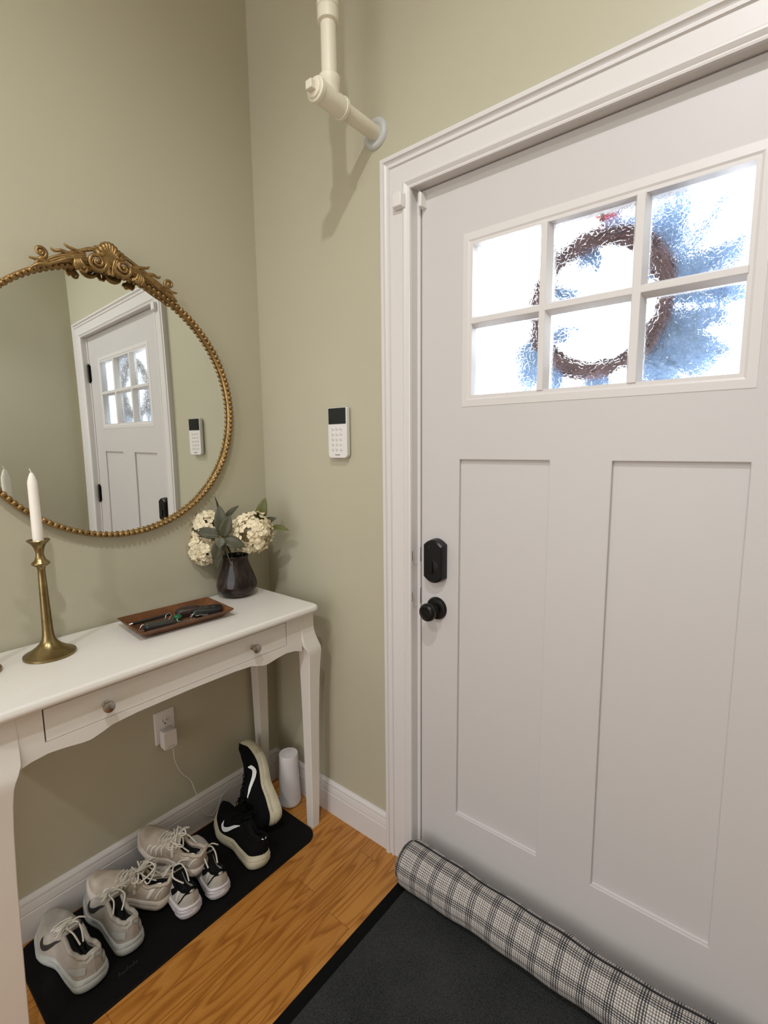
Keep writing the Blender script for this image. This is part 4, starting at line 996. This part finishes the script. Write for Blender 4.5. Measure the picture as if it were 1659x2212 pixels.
def mk_cream(heel, toe, upv, label, seed):
    t = shoe_root('sneaker', heel, toe, upv, label, 'worn cream sneakers heaped on the mat')
    s = Shoe(.250, .92, .034, .010, .068, .082)
    s.upper(CREAMS, LINING, t); s.sole(CREAMSOLE, t, 1.08); s.tongue(CREAMS, t); s.collar(CREAMS, t, .0055); s.laces(LACE, t, seed=seed, loose=5)
    for sd_ in (-1, 1):
        f = (lambda v: v) if sd_ < 0 else (lambda v: 1-v)
        s.strip([(.10, f(.36)), (.17, f(.30)), (.19, f(.20)), (.22, f(.06))], [.010, .016, .013, .010], WHITEOV, t, 'white_overlay')
        s.strip([(.015, f(.34)), (.05, f(.27)), (.10, f(.17)), (.13, f(.05))], [.006, .006, .005, .005], WHITEOV, t, 'white_piping')
        for j in range(4):
            s.strip([(.50+.06*j, f(.36-.03*j)), (.54+.06*j, f(.22)), (.52+.07*j, f(.06))], [.004, .006, .004], WHITEOV, t, 'wavy_rib')
        s.strip([(.42, f(.40)), (.40, f(.22)), (.38, f(.06))], [.008, .009, .008], WHITEOV, t, 'eyestay')
    return t
mk_cream((.220, -.592, .008), (.030, -.742, .062), (.10, -.05, 1), 'worn cream sneaker lying slantwise with its toe over the second grey shoe', 11)
mk_cream((.243, -.487, .048), (.022, -.572, .108), (.25, -.10, 1), 'worn cream sneaker propped on top of its neighbours against the baseboard', 17)
def mk_white(heel, toe, label, seed):
    t = shoe_root('running_shoe', heel, toe, (0, 0, 1), label, 'white and black running shoes in the middle of the mat')
    s = Shoe(.255, .90, .036, .010, .066, .080)
    s.upper(WHITES, LINING, t); s.sole(WHITESOLE, t, 1.08); s.tongue(BLKFAB, t); s.collar(BLKFAB, t, .0045); s.laces(LACE, t, seed=seed)
    for sd_ in (-1, 1):
        f = (lambda v: v) if sd_ < 0 else (lambda v: 1-v)
        s.strip([(.10, f(.33)), (.15, f(.27)), (.16, f(.18)), (.17, f(.06))], [.010, .015, .012, .010], WHITEOV, t, 'white_overlay')
        s.strip([(.20, f(.34)), (.24, f(.24)), (.30, f(.10))], [.012, .020, .012], BLKFAB, t, 'black_mesh')
        s.strip([(.006, f(.30)), (.04, f(.24)), (.08, f(.13)), (.12, f(.05))], [.006, .005, .004, .003], BLKFAB, t, 'black_line')
        s.strip([(.45, f(.38)), (.42, f(.22)), (.40, f(.06))], [.010, .012, .010], WHITEOV, t, 'eyestay')
    for h0 in (.34, .60, .84):
        pts = [((.006+.16*abs(a)**2)*s.L-.0012-.004*(h0 < .7), s.cy(.05)+a*.036*s.W*1.07, lerp(s.z0(.03), s.z1(.03), h0)+.003*(1-abs(a))) for a in [i/8-1 for i in range(17)]]
        pts = [(s.L*uu-.002*(1-abs(a)), s.cy(uu)+math.copysign(s.w(uu)*(1.085 if h0 < .7 else 1.01), a), lerp(s.z0(uu), s.z1(uu), h0)) for a in [i/8-1+.001 for i in range(17)] for uu in [.002+.16*a*a]]
        MB().tube(pts, .0016, 6).build('sole_ridge', mat('grey ridge', (.33, .31, .34), .6) if 'grey ridge' not in bpy.data.materials else bpy.data.materials['grey ridge'], t)
    s.strip([(.02, .5), (.003, .5)], [.012, .012], BLKFAB, t, 'pull_tab', .003)
    return t
mk_white((.322, -.570, MZ), (.08, -.545, MZ), 'white and black running shoe half hidden under the propped cream sneaker', 5)
mk_white((.334, -.483, MZ), (.085, -.432, MZ), 'white and black running shoe beside the black sneakers, lace ends in its opening', 21)
def mk_black(heel, toe, upv, label, spr):
    t = shoe_root('sneaker', heel, toe, upv, label, 'black sneakers at the right end of the mat')
    s = Shoe(.300, 1.04, .042, spr, .072, .086)
    s.upper(BLKFAB, LINING, t); s.sole(CREAMR, t, 1.10); s.tongue(BLKFAB, t); s.collar(BLKFAB, t, .006); s.laces(BLKFAB, t, seed=4, r=.0022)
    for sd_ in (-1, 1): s.swoosh(sd_, REFL, t, .68, .34, 1.15)
    for sd_ in (-1, 1):
        MB().tube([(u*s.L, s.cy(u)+sd_*s.w(u)*1.02, lerp(s.z0(u), s.z1(u), .80)) for u in [.04+.03*i for i in range(30)]], .0018, 6).build('midsole_line', mat('tan line', (.30, .26, .17), .7) if 'tan line' not in bpy.data.materials else bpy.data.materials['tan line'], t)
    s.strip([(.012, .38), (.006, .45)], [.006, .006], REFL, t, 'reflective_tab', .003)
    s.strip([(.012, .58), (.010, .62)], [.005, .005], REFL, t, 'reflective_tab', .003)
    return t
mk_black((.342, -.340, MZ), (.052, -.296, MZ), (0, 0.12, 1), 'black sneaker with cream midsole and white swoosh standing flat on the mat', .032)
mk_black((.262, -.188, .050), (.080, -.150, .262), (-.25, -1.0, -.05), 'black sneaker tipped on its side and leaning up against the wall', .022)

# ------------------------------------------------------------ wreath outside the door
wr = empty('wreath', (1.185, .128, 1.728), 'twig wreath with blue green sprays hanging outside the door glass', 'wreath')
rr = random.Random(12)
tg = MB(); RW = .152
tg.tube([(RW*math.cos(2*PI*i/60), 0, RW*1.04*math.sin(2*PI*i/60)) for i in range(60)], .0165, 12, closed=True)
for j in range(60):
    ph = rr.uniform(0, 6.28); rr0 = rr.uniform(-.015, .015); yy = rr.uniform(-.012, .012); k1 = rr.randint(3, 7); span = rr.uniform(2.2, 4.5); a0 = rr.uniform(0, 6.28)
    pts = []
    for i in range(40):
        a = a0+span*i/39; r_ = RW+rr0+.009*math.sin(k1*a+ph); pts.append((r_*math.cos(a)*1.0, yy+.009*math.cos(k1*a+ph), r_*math.sin(a)*1.04))
    tg.tube(pts, rr.uniform(.0030, .0052), 6)
tg.build('twig_ring', TWIG, wr, ang=80)
def spray(mb, c, d, Ln, n, wd):
    d = Vector(d).normalized(); sdv = Vector((d.z, 0, -d.x)); c = Vector(c)
    mb.tube([c, c+d*Ln*.5+Vector((0, .004, 0)), c+d*Ln], .0014, 5)
    for i in range(n):
        t = (i+.5)/n; p = c+d*(Ln*t); l = wd*(1-.55*t)*rr.uniform(.7, 1.1)
        for sg in (-1, 1):
            e = (sdv*sg*.85+d*.75+Vector((0, rr.uniform(-.4, .4), 0))).normalized(); q = p+e*l; m_ = (p+q)/2+Vector((0, rr.uniform(-.004, .004), 0)); s2 = e.cross(Vector((0, 1, 0))).normalized()*rr.uniform(.0028, .0046)
            mb.add([p, m_+s2, q, m_-s2], [(0, 1, 2, 3)])
def spray_part(sprays):
    for (cx, cz, dx, dz, Ln, n, wd, m_) in sprays:
        mb = MB(); m_ = int(m_*1.7); wd *= 1.1
        for k in range(m_):
            ang = rr.uniform(-.45, .45); d = (dx*math.cos(ang)-dz*math.sin(ang), rr.uniform(-.05, .25), dx*math.sin(ang)+dz*math.cos(ang))
            spray(mb, (cx+rr.uniform(-.02, .02), rr.uniform(.012, .035), cz+rr.uniform(-.02, .02)), d, Ln*rr.uniform(.75, 1.1), n, wd)
        mb.build('evergreen_spray', PINE, wr, smooth=False)
spray_part([(.145, .02, 1, .05, .150, 22, .034, 12), (.135, -.06, .95, -.35, .140, 22, .034, 11), (.10, -.12, .75, -.75, .120, 20, .032, 10), (.13, .05, .22, .97, .185, 24, .032, 9), (.15, -.10, .9, -.55, .13, 20, .034, 8),
    (.02, .15, .25, .9, .080, 14, .022, 5), (-.15, -.06, -.55, -.85, .120, 20, .030, 9), (-.12, -.11, -.2, -1, .110, 18, .030, 7), (0, -.15, .2, -1, .080, 16, .026, 7), (-.13, .06, .95, -.3, .075, 14, .018, 5), (-.12, -.05, .9, -.1, .06, 12, .018, 4), (-.02, .13, -.3, -.9, .06, 12, .018, 4)])
hook = MB().box(-.004+.02, .004+.02, -.056, -.055, .17, .36); hook.build('hanger_strap', mat('brown hanger', (.18, .08, .05), .6), wr, smooth=False)
rb = MB(); rb.add([(-.012, 0, .192), (.040, -.004, .196), (.038, .002, .222), (-.008, 0, .222)], [(0, 1, 2, 3)]); rb.build('red_bow', RIBBON, wr, solid=.003)

# ------------------------------------------------------------ ceiling lights (above the frame)
GLOW = bpy.data.materials.new('lit glass shade'); GLOW.use_nodes = True; gp_ = GLOW.node_tree.nodes['Principled BSDF']; gp_.inputs['Base Color'].default_value = (.9, .88, .82, 1); gp_.inputs['Emission Color'].default_value = (1, .92, .8, 1); gp_.inputs['Emission Strength'].default_value = 2.0
for x, y, w_ in ((1.55, -1.40, 'near the entry door'), (1.30, -2.6, 'further down the hall')):
    c = empty('ceiling_light', (x, y, ZC), 'round recessed ceiling light '+w_, 'ceiling light')
    MB().lathe([(.072, 0), (.074, -.004), (.090, -.003), (.092, 0)], (0, 0, 0), 'z', 40).build('trim_ring', TRIM, c)
    MB().lathe([(.0, -.001), (.071, -.001), (.071, -.003), (.0, -.004)], (0, 0, 0), 'z', 40).build('lens', GLOW, c)
